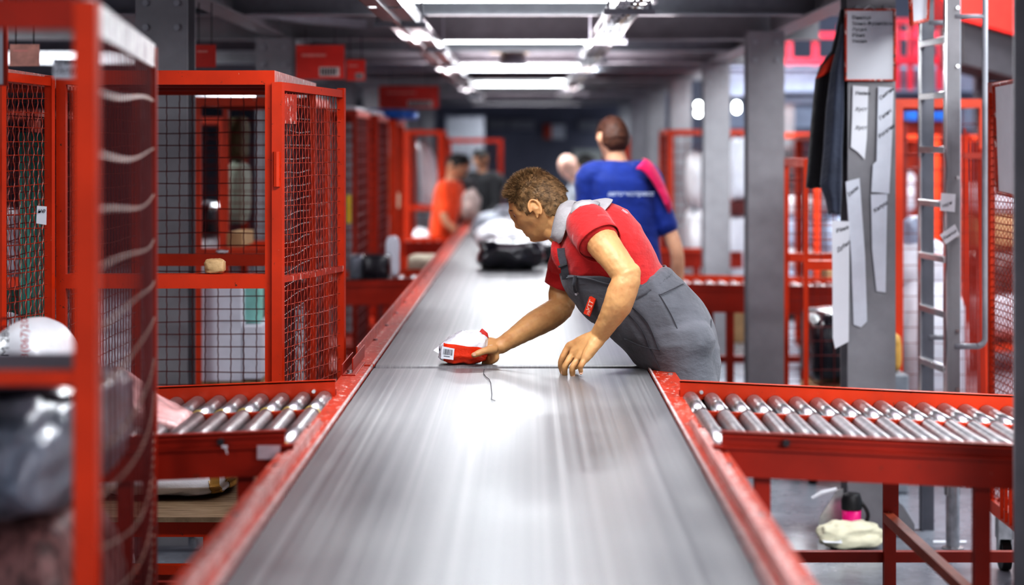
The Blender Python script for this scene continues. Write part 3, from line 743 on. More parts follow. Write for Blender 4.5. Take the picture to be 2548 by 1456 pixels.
# parcel in the worker's hand: white bag with an orange lower band and a barcode label
def held_parcel():
    m, nt, b = _mat('white_orange_parcel_film')
    vec = coords(nt); sep = N(nt, 'ShaderNodeSeparateXYZ'); nt.links.new(vec, sep.inputs[0])
    nz = tex(nt, vec, 14, 3)
    a = N(nt, 'ShaderNodeMath', operation='MULTIPLY_ADD'); nt.links.new(nz, a.inputs[0]); a.inputs[1].default_value = .012; nt.links.new(sep.outputs['Z'], a.inputs[2])
    a2 = N(nt, 'ShaderNodeMath', operation='MULTIPLY_ADD'); nt.links.new(sep.outputs['X'], a2.inputs[0]); a2.inputs[1].default_value = .10; nt.links.new(a.outputs[0], a2.inputs[2])
    k = N(nt, 'ShaderNodeMath', operation='LESS_THAN'); nt.links.new(a2.outputs[0], k.inputs[0]); k.inputs[1].default_value = .070
    k3 = N(nt, 'ShaderNodeMath', operation='GREATER_THAN'); nt.links.new(sep.outputs['X'], k3.inputs[0]); k3.inputs[1].default_value = -.066
    mu = N(nt, 'ShaderNodeMath', operation='MULTIPLY'); nt.links.new(k.outputs[0], mu.inputs[0]); nt.links.new(k3.outputs[0], mu.inputs[1])
    nt.links.new(mix(nt, mu.outputs[0], (.80,.82,.86), (.78,.055,.012)), b.inputs['Base Color'])
    b.inputs['Roughness'].default_value = .25; b.inputs['Coat Weight'].default_value = .4
    bump(nt, b, tex(nt, vec, 28, 5), .7, .01)
    Y = 6.56; x0, x1 = XX(1092,Y), XX(1214,Y)
    mb = blob(((x0+x1)/2, Y+.06, BZ+.055), (x1-x0, .13, .106), 5, .55, .09, 7, 36)
    z = []
    for p in mb.v:                          # sloping shoulder on the left
        t = (p[0]-x0)/(x1-x0); q = (p[2]-BZ); 
        if t < .45: q *= 1-.30*(.45-t)/.45
        z.append((p[0], p[1], BZ+q))
    mb.v = z
    o = tp('parcel', mb, m, 'small white and orange plastic parcel gripped by the worker in red', 'parcel', smooth=True)
    def sub(name, mb, mat, par=o, **k):
        ob = obj(name, mb, mat, par, origin=tuple(o.location), **k); return ob
    yy = Y-.0075
    lab = MB(); c = [P(1097,892,yy), P(1128,896,yy), P(1131,868,yy), P(1100,862,yy)]
    lab.add(c+[q+V(0,.004,0) for q in c], [(0,1,2,3),(7,6,5,4),(0,4,5,1),(1,5,6,2),(2,6,7,3),(3,7,4,0)]); lb = sub('barcode_label', lab, PAPER)
    bars = MB(); rnd = random.Random(2); u = (c[1]-c[0]); v = (c[3]-c[0]); t = .12
    while t < .86:
        wd = rnd.choice((.012,.02,.035)); a = c[0]+u*t+v*.34-V(0,.0006,0); bq = c[0]+u*(t+wd)+v*.34-V(0,.0006,0)
        bars.add([a, bq, bq+v*.48, a+v*.48], [(0,1,2,3)]); t += wd+rnd.choice((.02,.03))
    a = c[0]+u*.2+v*.20-V(0,.0006,0); bars.add([a, a+u*.5, a+u*.5+v*.05, a+v*.05], [(0,1,2,3)])
    sub('barcode', bars, INK, lb)
    fl = MB(); r0 = [P(1092,880,Y+.02), P(1078,872,Y+.03), P(1092,862,Y+.04)]; fl.add(r0+[q+V(.004,.03,.004) for q in r0], [(0,1,2),(5,4,3),(0,3,4,1),(1,4,5,2),(2,5,3,0)]); sub('corner_flap', fl, WHITEB)
    fl = MB(); fl.tube([P(1188,835,Y+.05), P(1200,826,Y+.05), P(1208,834,Y+.05), P(1214,842,Y+.05)], [.004,.012,.010,.003], 8); sub('red_flap', fl, INKR, smooth=True)
held_parcel()
Yb = .715*F/(672-CY)
sack(1190, 1352, 598, 672, 11.65, .36, BLACKB, 'shiny black wrapped parcel lying on the far belt beyond the worker', 'parcel', 'parcel', 3, .5, .12, 5, zmin=BZ, n=30)
sack(1338, 1392, 606, 650, 12.35, .3, BLACKB, 'flat dark parcel half hidden behind the worker on the far belt', 'parcel', 'parcel', 8, .4, .05, zmin=BZ)
sack(1180, 1300, 556, 640, 13.3, .6, WHITEB, 'crumpled white sack on the belt right behind the black parcel', seed=11, e=.8, crinkle=.12, zmin=BZ, group='white sacks on the far belt')
sack(1250, 1400, 545, 630, 14.2, .7, WHITEB, 'wide white sack on the belt behind the bending worker face', seed=12, e=.8, crinkle=.12, zmin=BZ, group='white sacks on the far belt')
sack(1215, 1330, 548, 612, 15.8, .8, WHITEB, 'tall white sack farther along the belt left of centre', seed=13, e=.8, crinkle=.14, zmin=BZ, group='white sacks on the far belt')
sack(1285, 1400, 530, 590, 17.4, .8, WHITEB, 'pale sack on the belt beneath the bald person', seed=14, e=.8, crinkle=.12, zmin=BZ, group='white sacks on the far belt')
sack(1232, 1290, 514, 560, 19.8, .5, simple('grey_film', (.42,.45,.5), .5), 'small grey bundle at the far end of the belt', 'bundle', 'bundle', 15, .5, .05, zmin=BZ)
m = MB(); m.tube([V(XX(1192,16.2),16.2,BZ+.072), V(XX(1207,17),17,BZ+.086), V(XX(1238,18.6),18.6,BZ+.072)], [.07,.085,.07], 14); tp('film_roll', m, simple('grey_film', (.42,.45,.5), .5), 'grey rolled film along the left edge of the far belt', 'roll', smooth=True)
# second left table
sack(866, 905, 636, 706, 11.75, .28, SILVER, 'silver grey wrapped parcel left of a black parcel on the second left table', 'parcel', 'parcel', 21, .35, .06, zmin=.866)
sack(900, 968, 634, 706, 11.6, .30, BLACKB, 'square black wrapped parcel on the second left table', 'parcel', 'parcel', 22, .25, .04, zmin=.868)
sack(958, 992, 590, 690, 12.05, .15, WHITEF, 'upright white bag at the right end of the second left table', 'bag', 'bag', 23, .4, .05, zmin=.875)
sack(1012, 1088, 636, 684, 13.4, .3, simple('beige_sack', (.5,.45,.36), .6, bmp=.3), 'beige parcel between the second and third left tables', 'parcel', 'parcel', 24, .4, .06)
m = MB(); m.box(XX(1000,13.4), XX(1096,13.4), 13.35, 13.8, ZZ(692,13.4), ZZ(684,13.4)); m.box(XX(1010,13.4), XX(1016,13.4), 13.4, 13.45, 0, ZZ(690,13.4)); m.box(XX(1084,13.4), XX(1090,13.4), 13.4, 13.45, 0, ZZ(690,13.4)); m.box(XX(1010,13.4), XX(1016,13.4), 13.72, 13.77, 0, ZZ(690,13.4)); m.box(XX(1084,13.4), XX(1090,13.4), 13.72, 13.77, 0, ZZ(690,13.4))
st = thing('side_stand', 'low red stand under the beige parcel', 'stand', (XX(1048,13.4), 13.5, 0)); q = each('leg', m, REDD, st); q[0].name = 'stand_top'; q[0].data.name = 'stand_top'
# foreground cage contents
sack(-160, 126, 1010, 1330, 3.30, .85, SILVER, 'silver film wrapped bundle inside the blurred foreground cage', 'bundle', 'bundle', 31, .55, .08, 6, n=40)
sack(-300, 160, 966, 1150, 3.44, .40, BLACKB, 'black wrapped bundle under the shelf of the foreground cage', 'bundle', 'bundle', 32, .35, .05, 5, n=36)
bundle_z = ZZ(1330, 3.30)
m = MB(); c0 = P(150, 1500, 3.4)
tp('bundle', blob((-.985, 3.72, .60), (.44, .62, .82), 33, .55, .05, 4, 36), BROWNW, 'brown pink wrapped bundle at the bottom of the foreground cage', 'bundle', smooth=True)
tp('bundle', blob((-1.46, 3.75, .60), (.48, .7, .80), 34, .4, .05, 4, 24), BLACKB, 'black bundle at the bottom left of the foreground cage', 'bundle', smooth=True)
# goods on the near left table
tz = .986-.04*.55-.028
def wrap(px0, px1, pyt, Y, dep, mat, label, seed, e, cr, zmin): return sack(px0, px1, pyt, 0, Y, dep, mat, label, 'sack', 'sack', seed, e, cr, 6, zmin=zmin, n=34)
mb = MB(); rings = []
pr = [(-.09,.10),(0.0,.115),(.12,.10),(.24,.062),(.33,.02)]
X0 = XX(205, 5.1)
for i, (dx, h) in enumerate([(-.06,.06),(0,.15),(.05,.165),(.10,.13),(.15,.085),(.20,.055),(.235,.045),(.25,.02)]):
    ring = []
    for j in range(22):
        a = 2*PI*j/22; w = .16*(1-.15*i/7)
        yy = math.copysign(abs(math.cos(a))**.7, math.cos(a))*w; zz_ = (math.copysign(abs(math.sin(a))**.7, math.sin(a))+1)/2*h
        d = .012*noise.noise(Vector((dx*30, math.cos(a)*3, math.sin(a)*3)))
        ring.append((X0+dx, 5.25+yy+d, tz-.03+zz_+(d if zz_ > .02 else 0)))
    rings.append(ring)
mb.loft(rings); tp('sack', mb, PINKW, 'pink and white film sack lying on the near left rollers', 'sack', smooth=True)
m2 = sack(-70, 134, 812, 1010, 5.05, .45, WHITEB, 'round white plastic sack with red print at the left frame edge', 'sack', 'sack', 36, .85, .03, 4, zmin=.925, n=30)
m = text_mb('08(067)20', .028, P(70, 905, 5.03)-V(0,.0,0), (0,0,1), (-1,0,0)); 
pr_ = obj('red_print', m, INKR, m2, origin=tuple(m2.location)); 
m = text_mb('KM 280 3', .03, P(22, 905, 5.03), (0,0,1), (-1,0,0)); obj('black_print', m, INK, m2, origin=tuple(m2.location))
# inside the open cage
m = blob((XX(420,6.75), 6.85, .495+.065), (.46, .62, .135), 41, .45, .06, 6, 36)
o = tp('parcel', m, WHITEB, 'flat white taped parcel on the plywood floor of the open cage', 'parcel', smooth=True)
for px in (538, 574):
    X = XX(px, 6.6); mm = MB(); q_ = blob((XX(420,6.75), 6.85, .495+.066), (.466, .628, .141), 41, .45, .06, 6, 70); mm.v = q_.v
    mm.f = [f for f in q_.f if len(f) == 4 and abs(sum(q_.v[i][0] for i in f)/4-X) < .014]; used = sorted({i for f in mm.f for i in f}); ix = {j: i for i, j in enumerate(used)}
    mm.v = [q_.v[j] for j in used]; mm.f = [tuple(ix[i] for i in f) for f in mm.f]; obj('tape_band', mm, simple('brown_tape', (.42,.25,.07), .3), o, origin=tuple(o.location), solid=.002)
sack(506, 558, 645, 672, 6.30, .05, TAN, 'small tan crumpled bag on the shelf rail of the open cage', 'bag', 'bag', 42, .6, .10, 7, zmin=1.253)
sack(536, 566, 622, 642, 7.51, .035, WHITEB, 'little white film scrap on the rear shelf rail of the open cage', 'scrap', 'film_scrap', 43, .9, .2, 7, zmin=1.253)
# white boxes in the cage behind
D0 = .24
for k, (a, b, zt, zb, lab) in enumerate(((492,600,705,800,'topmost white box of the stack seen through the open cage'), (494,602,800,950,'lower white box of the stack seen through the open cage'), (604,652,812,945,'narrow white box right of the stack seen through the open cage'))):
    m = MB(); Y = 9.58+.0*k; m.box(XX(a,Y), XX(b,Y), Y, Y+.5, ZZ(zb,Y)+.002, ZZ(zt,Y)); tp('carton', m, simple('white_carton', (.74,.74,.80), .6, var=.05, bmp=.1), lab, 'box', 'white boxes in the second cage', bevel=.004)
m = MB(); m.box(XX(494,9.6), XX(652,9.6), 9.6, 10.1, .24, ZZ(950,9.58)); tp('carton', m, CARD, 'large cardboard box under the white boxes in the second cage', 'box', bevel=.004)
sack(604, 650, 700, 712, 9.7, .12, simple('mint_cap', (.35,.7,.62), .5), 'pale green lidded item above the narrow white box', 'tub', 'tub', 44, .3, .02, zmin=ZZ(812,9.58)+.001)
m = MB(); m.box(XX(560,9.65), XX(600,9.65), 9.7, 10.1, 1.171, ZZ(580,9.65)); tp('carton', m, CARD, 'brown carton on the shelf of the second cage', 'box', bevel=.004)
sack(558, 606, 290, 400, 10.45, .3, OLIVE, 'olive sack hung behind the second cage top', 'sack', 'sack', 45, .5, .08)
sack(556, 610, 402, 560, 10.5, .3, simple('grey_green_sack', (.30,.33,.27), .7), 'grey green sack below the olive sack in the second cage', 'sack', 'sack', 46, .5, .06)
# behind the left edge cage
mt = MB(); 
for k in range(4): mt.tube([P(62+k*14, 330, 7.0), P(64+k*14, 815, 7.0)], .022, 8)
cl = thing('cloth_roll_bundle', 'bundle of upright teal and grey cloth rolls in the left edge cage', 'cloth rolls', tuple(P(85, 815, 7.0))); each('cloth_roll', mt, GREEN, cl)
m = MB(); m.box(XX(60,7.0), XX(130,7.0), 6.9, 7.1, ZZ(835,7.0), ZZ(815,7.0)); part('base_board', m, DARK, cl)
def sheet(pts, Y, mat, label, name='paper_note', cat='note', curl=.0, txt=None, **k):
    ps = [P(a, b, Y) for a, b in pts]; n = len(ps); m = MB()
    m.add(ps+[q+V(0,.0015,0) for q in ps], [tuple(range(n)), tuple(reversed(range(n, 2*n)))]+[(i, n+i, n+(i+1)%n, (i+1)%n) for i in range(n)])
    o = tp(name, m, mat, label, cat, **k); return o
def write(o, s, px, py, Y, size, rot=0, mat=INK, shear=.3, bold=0, name='handwriting'):
    c, si = math.cos(math.radians(rot)), math.sin(math.radians(rot))
    m = text_mb(s, size, P(px, py, Y-.0015), (c,0,si), (-si,0,c), shear, bold); return obj(name, m, mat, o, origin=tuple(o.location))
o = sheet([(92,512),(116,514),(115,560),(90,556)], 6.0, PAPER, 'small torn white note on the left edge cage mesh', cat='note'); write(o, 'не', 93, 530, 6.0, .02)
o = sheet([(131,146),(192,148),(192,197),(132,195)], 4.35, PAPER, 'white paper sheet with handwriting at the top of the foreground cage'); write(o, 'орний', 132, 160, 4.35, .020); write(o, 'Острі', 133, 183, 4.35, .020)
# boards and signs
def board(x0, x1, y0, y1, Y, label, face=BOARD, frame=REDW, w=.012, skew=0):
    t = thing('framed_board', label, 'board', tuple(P((x0+x1)/2, y1, Y)))
    a = [P(x0,y0,Y), P(x1,y0,Y), P(x1+skew,y1,Y), P(x0+skew,y1,Y)]; m = MB()
    m.add(a+[q+V(0,.008,0) for q in a], [(0,1,2,3),(7,6,5,4),(0,4,5,1),(1,5,6,2),(2,6,7,3),(3,7,4,0)]); part('panel', m, face, t)
    m = MB(); m.tube(a, .007, 8, closed=True); part('frame', m, frame, t, smooth=True); return t
t = board(2104, 2226, 24, 200, 8.47, 'red framed white board listing towns on the paper covered column')
sz = .0215; names_ = ['Вінниця', 'Івано-Франківськ', 'Луцьк', 'Рівне', 'Умань']
for k, s_ in enumerate(names_):
    m = text_mb(s_, sz, P(2120, 48+k*14.6, 8.466)); part('lettering', m, simple('grey_ink', (.12,.13,.15), .6), t)
m = MB(); m.tube([P(2150,22,8.46), P(2163,14,8.46), P(2176,22,8.46)], .004, 6); part('hook', m, ZINC, t)
t = thing('framed_board', 'large red framed blank board on the right edge cage', 'board', (1.81, 7.45, 1.47))
a = [V(1.812,7.70,1.896), V(1.800,7.22,1.90), V(1.800,7.22,1.47), V(1.826,7.70,1.479)]; m = MB(); m.add(a+[q+V(.008,0,0) for q in a], [(0,1,2,3),(7,6,5,4),(0,4,5,1),(1,5,6,2),(2,6,7,3),(3,7,4,0)]); part('panel', m, simple('pale_board_face', (.80,.81,.84), .4, var=.02), t)
m = MB(); m.tube(a, .010, 8, closed=True); part('frame', m, REDW, t, smooth=True)
t = board(-60, 14, -30, 212, 5.2, 'dark framed board cut by the left frame edge', frame=REDD)
t = thing('framed_board', 'red framed board tilting down at the top beside the ladder', 'board', tuple(P(2285,60,8.1)))
a = [P(2264,-30,8.0), P(2310,-30,8.25), P(2306,50,8.25), P(2268,60,8.0)]; m = MB(); m.add(a+[q+V(0,.008,0) for q in a], [(0,1,2,3),(7,6,5,4),(0,4,5,1),(1,5,6,2),(2,6,7,3),(3,7,4,0)]); part('panel', m, BOARD, t)
m = MB(); m.tube(a, .009, 8, closed=True); part('frame', m, REDW, t)
def sign(x0, x1, y0, y1, Y, label, bar=True, col=None):
    t = thing('hanging_sign', label, 'sign', tuple(P((x0+x1)/2, y1, Y)), 'red hanging signs on the left')
    a = P(x0,y1,Y); b = P(x1,y0,Y)
    m = MB(); m.box(a.x, b.x, Y, Y+.006, a.z, b.z); part('panel', m, col or simple('sign_red', (.70,.05,.035), .4, var=.15, vscale=4), t)
    W = b.x-a.x; H = b.z-a.z
    m = MB(); m.box(a.x+W*.12, a.x+W*.62, Y-.001, Y, a.z+H*.66, a.z+H*.74); part('title_strip', m, simple('sign_pink', (.75,.32,.28), .5), t)
    if bar:
        m = MB(); m.box(a.x+W*.48, a.x+W*.90, Y-.001, Y, a.z+H*.08, a.z+H*.36); lb = part('label', m, simple('sign_label', (.62,.55,.52), .5), t)
        m = MB(); q = a.x+W*.52
        for k in range(6): m.box(q, q+W*.03, Y-.002, Y-.001, a.z+H*.12, a.z+H*.32); q += W*.055
        part('barcode', m, INK, lb)
    m = MB()
    for q in (.2, .8): m.tube([(a.x+W*q, Y+.003, b.z), (a.x+W*q, Y+.003, 2.31)], .003, 5)
    each('hanger', m, DARK, t)
sign(736, 857, 112, 197, 10.9, 'largest red hanging sign with barcode label above the swung door')
sign(861, 909, 148, 201, 11.6, 'small red sign with barcode just right of the largest red sign')
sign(943, 1092, 214, 270, 16.4, 'wide blurred red sign hanging farthest along the left side')
sign(484, 537, 111, 168, 9.0, 'red sign hanging right of the broad left column', bar=False)
sign(24, 98, 110, 165, 7.9, 'washed out pale red sign at the far left', bar=False, col=simple('pale_sign', (.62,.30,.24), .3, var=.3, vscale=9))
# column sleeves
CY_ = 8.485
sl = [([(2122,213),(2161,216),(2157,345),(2152,397),(2134,378),(2117,366),(2120,300)], PAPER, 'short upper left white paper sleeve on the right column', CY_),
      ([(2185,215),(2224,218),(2220,340),(2213,482),(2168,478),(2172,410),(2181,400)], PAPERG, 'upper right glossy sleeve on the right column', CY_-.004),
      ([(2104,452),(2139,443),(2153,640),(2158,800),(2142,815),(2124,808),(2118,640)], PAPERG, 'long middle grey sleeve hanging on the right column', CY_),
      ([(2070,549),(2114,551),(2112,850),(2090,862),(2078,868),(2072,840)], PAPER, 'longest white sleeve at the lower left of the right column', CY_-.006),
      ([(2167,484),(2208,482),(2204,728),(2181,725),(2170,620)], PAPERG, 'narrow lower right sleeve hanging on the right column', CY_-.002)]
so = [sheet(p, y, mt_, l, 'paper_sleeve', 'sleeve', group='paper sleeves on the right column') for p, mt_, l, y in sl]
for i, s_, x, y, r in ((0,'Умань',2126,236,0),(0,'Хуст',2127,276,0),(0,'Хуст',2127,322,0),(1,'Снятин',2190,250,38),(1,'Галич',2190,300,38),(1,'Рогатин',2188,345,38),(2,'Ізюм',2112,490,40),(3,'Рівне',2081,580,20),(3,'Дубно',2084,628,35),(4,'Калуш',2176,530,35)):
    write(so[i], s_, x, y, sl[i][3], .022, r, bold=.0003)
o = sheet([(2342,480),(2378,483),(2376,528),(2339,524)], 8.15, PAPER, 'square white tag taped on the ladder'); write(o, 'терн', 2345, 518, 8.15, .02, 25)
o = sheet([(2338,585),(2376,558),(2388,584),(2354,608)], 8.14, PAPER, 'tilted white tag on the ladder below the square one'); write(o, 'Вінниця', 2348, 598, 8.14, .017, 33)
sheet([(2214,556),(2226,556),(2226,602),(2214,602)], 8.6, PAPER, 'small blank white slip right of the column sleeves')
# jackets
def jacket(rows, Y, mat, label, extra=None, seed=0):
    m = MB(); rings = []
    for py, a, b, d in rows:
        x0, x1 = XX(a, Y), XX(b, Y); z = ZZ(py, Y); ring = []; n = 28
        for j in range(n):
            t = 2*PI*j/n; k = 1+.16*math.sin(5*t+seed+py*.004)+.06*math.sin(11*t+py*.01)
            ring.append(((x0+x1)/2+math.cos(t)*(x1-x0)/2*(.93+.07*k), Y+math.sin(t)*d*k, z+.006*math.sin(4*t+seed)))
        rings.append(ring)
    # refine between rows
    out = []
    for r0, r1 in zip(rings, rings[1:]):
        for k in range(4): out.append([Vector(p).lerp(Vector(q), k/4) for p, q in zip(r0, r1)])
    out.append([Vector(p) for p in rings[-1]]); m.loft(out)
    o = tp('jacket', m, mat, label, 'jacket', 'jackets hanging on the right column', smooth=True); return o
JB = clothmat('black_jacket_cloth', (.018,.018,.022)); JN = clothmat('navy_jacket_cloth', (.045,.055,.085))
j1 = jacket([(28,2090,2099,.02),(80,2080,2098,.03),(130,2068,2096,.04),(165,2040,2095,.05),(200,2028,2092,.06),(300,2018,2086,.065),(400,2010,2074,.06),(466,2005,2052,.05)], 8.62, JB, 'black work jacket with red shoulder hanging outermost on the right column', seed=1)
m = MB(); rows = []
for py, a, b in ((138,2070,2084),(165,2046,2078),(185,2036,2066),(196,2030,2050)): rows.append([P(a,py,8.553), P((a+b)/2,py-4,8.545), P(b,py-8,8.553)])
m.grid(rows); obj('red_shoulder', m, simple('jacket_red', (.62,.05,.02), .7), j1, origin=tuple(j1.location), solid=.004, smooth=True)
j2 = jacket([(60,2092,2102,.02),(110,2084,2101,.03),(180,2066,2100,.04),(280,2054,2100,.05),(380,2048,2096,.05),(460,2040,2096,.05),(500,2055,2094,.045),(530,2060,2092,.04)], 8.50, JN, 'dark navy jacket hanging against the left edge of the right column', seed=3)
m = MB(); m.tube([P(2094,24,8.5), P(2094,64,8.5), P(2098,60,8.5)], .005, 6); obj('hanging_loop', m, BLACKP, j2, origin=tuple(j2.location))
# ladder
def ladder():
    t = thing('fixed_ladder', 'galvanised ladder with side handrails beside the paper covered column', 'ladder', (1.73, 8.4, 0))
    for (X, Y, nm) in ((1.728, 8.2, 'n'), (1.703, 8.6, 'f')):
        m = MB(); m.box(X, X+.058, Y-.006, Y+.006, .0 if nm == 'f' else .22, 2.9); m.box(X, X+.012, Y-.02, Y+.03, .0 if nm == 'f' else .22, 2.9)
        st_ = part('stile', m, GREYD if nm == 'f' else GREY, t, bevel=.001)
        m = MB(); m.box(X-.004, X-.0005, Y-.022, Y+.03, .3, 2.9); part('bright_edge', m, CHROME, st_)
    m = MB()
    k = 0
    while 2.327-.227*k > .36:
        z = 2.327-.227*k+.0; m.bar((1.735, 8.2, z), (1.708, 8.6, z), .03, .028); k += 1
    for q in each('rung', m, CHROME, t, bevel=.003): pass
    for (X, Y) in ((1.745, 8.2), (1.72, 8.6)):
        m = MB(); pts = [(X+.02, Y, .835), (X+.11, Y, .835)]
        for i in range(6): a = -PI/2+PI/2*i/5; pts.append((X+.11+.035*math.cos(a), Y, .87+.035*math.sin(a)))
        pts.append((X+.145, Y, 2.9)); m.tube(pts, .0125, 12); part('handrail', m, GREYL, t, smooth=True)
        m = MB(); m.tube([(X+.02, Y, 2.195), (X+.145, Y, 2.195)], .011, 10); part('handrail_stub', m, GREYL, t, smooth=True)
    m = MB(); m.tube([(1.757, 8.2, 0.004), (1.757, 8.2, .26)], .028, 14); m.lathe([(.045,0),(.045,.008),(.03,.01)], (1.757,8.2,0), 16); part('foot_tube', m, ZINC, t)
    m = MB()
    for z in (2.23,1.99,1.53,1.29,.90,.66,.42): m.tube([(1.775, 8.194, z), (1.775, 8.185, z)], .008, 8)
    each('bolt', m, ZINC, t)
    m = MB(); m.tube([P(2352+3*math.sin(i*.7), 370+i*24, 8.17) for i in range(24)], .0016, 5); part('cord', m, INK, t)
ladder()
# things at the column foot
def mug():
    c = P(2119, 1298, 8.30); x, y = c.x, c.y
    t = thing('travel_mug', 'magenta travel mug with black lid and handle at the column foot', 'mug', (x, y, 0))
    m = MB(); m.lathe([(.033,.002),(.036,.01),(.040,.145)], (x,y,0), 28); part('cup', m, MAGENTA, t, smooth=True)
    m = MB(); m.lathe([(.0415,.145),(.0425,.15),(.0425,.185),(.038,.20),(.034,.212),(.010,.214)], (x,y,0), 28); part('lid', m, BLACKP, t, smooth=True)
    m = MB(); pts = [(x+.038+.030*math.sin(PI*i/10), y-.005, .175-.11*i/10) for i in range(11)]; m.tube(pts, .008, 10); part('handle', m, BLACKP, t, smooth=True)
mug()
tp('cloth_bag', blob((XX(2118,8.2), 8.22, .055), (.27, .16, .11), 51, .75, .12, 6, 30, rot=.1), CREAM, 'cream crumpled cloth bag lying on the floor in front of the mug', 'bag', smooth=True)
m = MB(); m.add([P(2040,1338,8.25)+V(0,0,-.0),P(2090,1330,8.2),P(2096,1352,8.1),P(2050,1350,8.1)],[(0,1,2,3)]); m.v = [(a,b,max(c,.012)) for a,b,c in m.v]; tp('paper_scrap', m, PAPER, 'white paper scrap sticking out left of the cream bag', 'paper', solid=.002)
m = MB(); X1 = XX(2092, 8.5); m.prism([(X1-.002,.012),(X1-.115,.012),(X1-.10,.09),(X1-.03,.20),(X1-.002,.21)], 1, 8.42, 8.43); 
tp('steel_gusset', m, ALU, 'curved grey metal plate leaning left of the column foot', 'plate')
m = MB(); m.tube([P(2020,1240,8.40), P(2045,1226,8.40), P(2082,1217,8.40)], [.006,.010,.008], 8); o = tp('paper_strip', m, PAPER, 'white paper strip lying on top of the grey plate', 'paper')
m = MB(); X1 = XX(2214, 8.5); m.prism([(X1+.002,.012),(X1+.10,.012),(X1+.10,.05),(X1+.05,.13),(X1+.002,.17)], 1, 8.47, 8.48); tp('steel_gusset', m, GREY, 'grey triangular plate at the right foot of the column', 'plate')
for k, (a, b, c_, d) in enumerate(((2325,2400,1348,1352),(2322,2350,1356,1362))):
    pass
m = MB(); q = [P(2325,1348,0) for _ in range(1)]
def floorpt(px, py): Y = ZC*F/(py-CY); return ((px-CX)*Y/F, Y, .002)
m.add([floorpt(2322,1346), floorpt(2405,1346), floorpt(2405,1352), floorpt(2322,1352)], [(0,1,2,3)]); tp('floor_tape', m, PAPER, 'thin white tape mark on the floor by the ladder foot', 'tape')
# right cage goods
sack(2236, 2430, 690, 980, 9.95, .55, WHITEF, 'big bulging white sack low in the cage behind the ladder', seed=61, e=.75, crinkle=.05, fs=3, group='white sacks behind the ladder', zmin=.22, n=34)
sack(2228, 2400, 598, 800, 10.1, .45, WHITEF, 'upper white sack resting on the bulging sack behind the ladder', seed=62, e=.9, crinkle=.07, fs=3, group='white sacks behind the ladder', zmin=ZZ(760,10.1), n=34)
sack(2260, 2330, 540, 610, 10.2, .3, BLUEW, 'small pale blue bundle atop the white sacks behind the ladder', seed=63, e=.7, zmin=ZZ(625,10.2))
sack(2198, 2250, 830, 905, 9.55, .25, simple('ochre_bag', (.50,.30,.08), .6, bmp=.5), 'ochre bag by the column right of the sleeves', 'bag', 'bag', 64, .6, .08, zmin=ZZ(930,9.55))
m = MB(); m.box(XX(2196,9.5), XX(2262,9.5), 9.5, 9.85, 0.002, ZZ(930,9.55)); tp('carton', m, simple('grey_crate', (.25,.27,.3), .5), 'grey crate on the floor under the ochre bag', 'crate', bevel=.01)
sack(1712, 1762, 375, 520, 17.3, .5, WHITEB, 'tall white sack left of the third right column, upper one', seed=65, e=.7, crinkle=.09, zmin=ZZ(520,17.3), group='white sacks in the cage between columns')
sack(1706, 1760, 520, 690, 17.3, .55, WHITEB, 'lower white sack left of the third right column', seed=66, e=.7, crinkle=.09, zmin=ZZ(780,17.3), group='white sacks in the cage between columns')
m = MB(); m.box(XX(1706,17.3), XX(1762,17.3), 17.35, 17.85, .25, ZZ(780,17.3)); tp('carton', m, CARD, 'brown carton under the white sacks between columns', 'box')
sack(1815, 1866, 345, 500, 16.9, .25, WHITEF, 'white and blue sack right of the third right column, upper one', seed=67, e=.5, crinkle=.07, zmin=ZZ(500,16.9), group='white sacks right of the third column')
sack(1812, 1868, 535, 760, 16.9, .25, WHITEF, 'white and blue sack right of the third right column, lower one', seed=68, e=.5, crinkle=.07, zmin=ZZ(760,16.9), group='white sacks right of the third column')
m = MB(); m.box(XX(1812,16.9), XX(1868,16.9), 16.9, 17.15, ZZ(535,16.9), ZZ(500,16.9)); tp('carton', m, simple('dark_red_box', (.12,.02,.02), .6), 'dark red box between the two white and blue sacks', 'box')
m = MB(); m.box(XX(1812,16.9), XX(1868,16.9), 16.9, 17.15, 0.002, ZZ(760,16.9)); tp('carton', m, CARD, 'cardboard box on the floor below the white and blue sacks', 'box')
# left cage goods
m = MB(); m.box(XX(952,16.7), XX(984,16.7), 16.5, 16.8, ZZ(480,16.7), ZZ(388,16.7)); tp('carton', m, CARD, 'tall narrow cardboard box in the blue topped cage', 'box')
m = MB(); m.box(XX(942,16.5), XX(988,16.5), 16.4, 16.85, 1.151, ZZ(480,16.7)); tp('carton', m, simple('printed_carton', (.60,.50,.38), .6, var=.4, vscale=9), 'printed carton under the tall narrow cardboard box', 'box')
m = blob((XX(968,16.2), 16.5, 1.885+.045), (.42, .7, .09), 71, .5, .1, 6, 18); tp('film_bundle', m, BLUE, 'blue and white film bundle on top of a red cage', 'film', smooth=True)
m = MB(); m.tube([P(1050,350,19.6), P(1062,400,19.6), P(1070,470,19.6), P(1068,515,19.6)], [.05,.09,.10,.10], 16); tp('film_roll', m, WHITEB, 'tall white wrapped roll standing in the left far cage', 'roll', smooth=True)
m = MB(); zt = ZZ(515,19.6); m.lathe([(.085,1.102),(.10,zt)], (XX(1062,19.6), 19.6, 0), 16); tp('bin', m, simple('bright_red_bin', (.7,.01,.02), .4), 'red bin under the tall white wrapped roll', 'bin')
sack(1018, 1075, 570, 600, 18.3, .4, WHITEB, 'small white sack beyond the third left table', seed=72, e=.7, zmin=.0, n=14)
m = MB(); m.box(XX(867,13.0)-.0, XX(878,13.0), 12.86, 12.88, ZZ(555,12.9), ZZ(485,12.9)); tp('tape_strip', m, YELLOW, 'yellow tape strip on the narrow edge-on cage', 'tape')
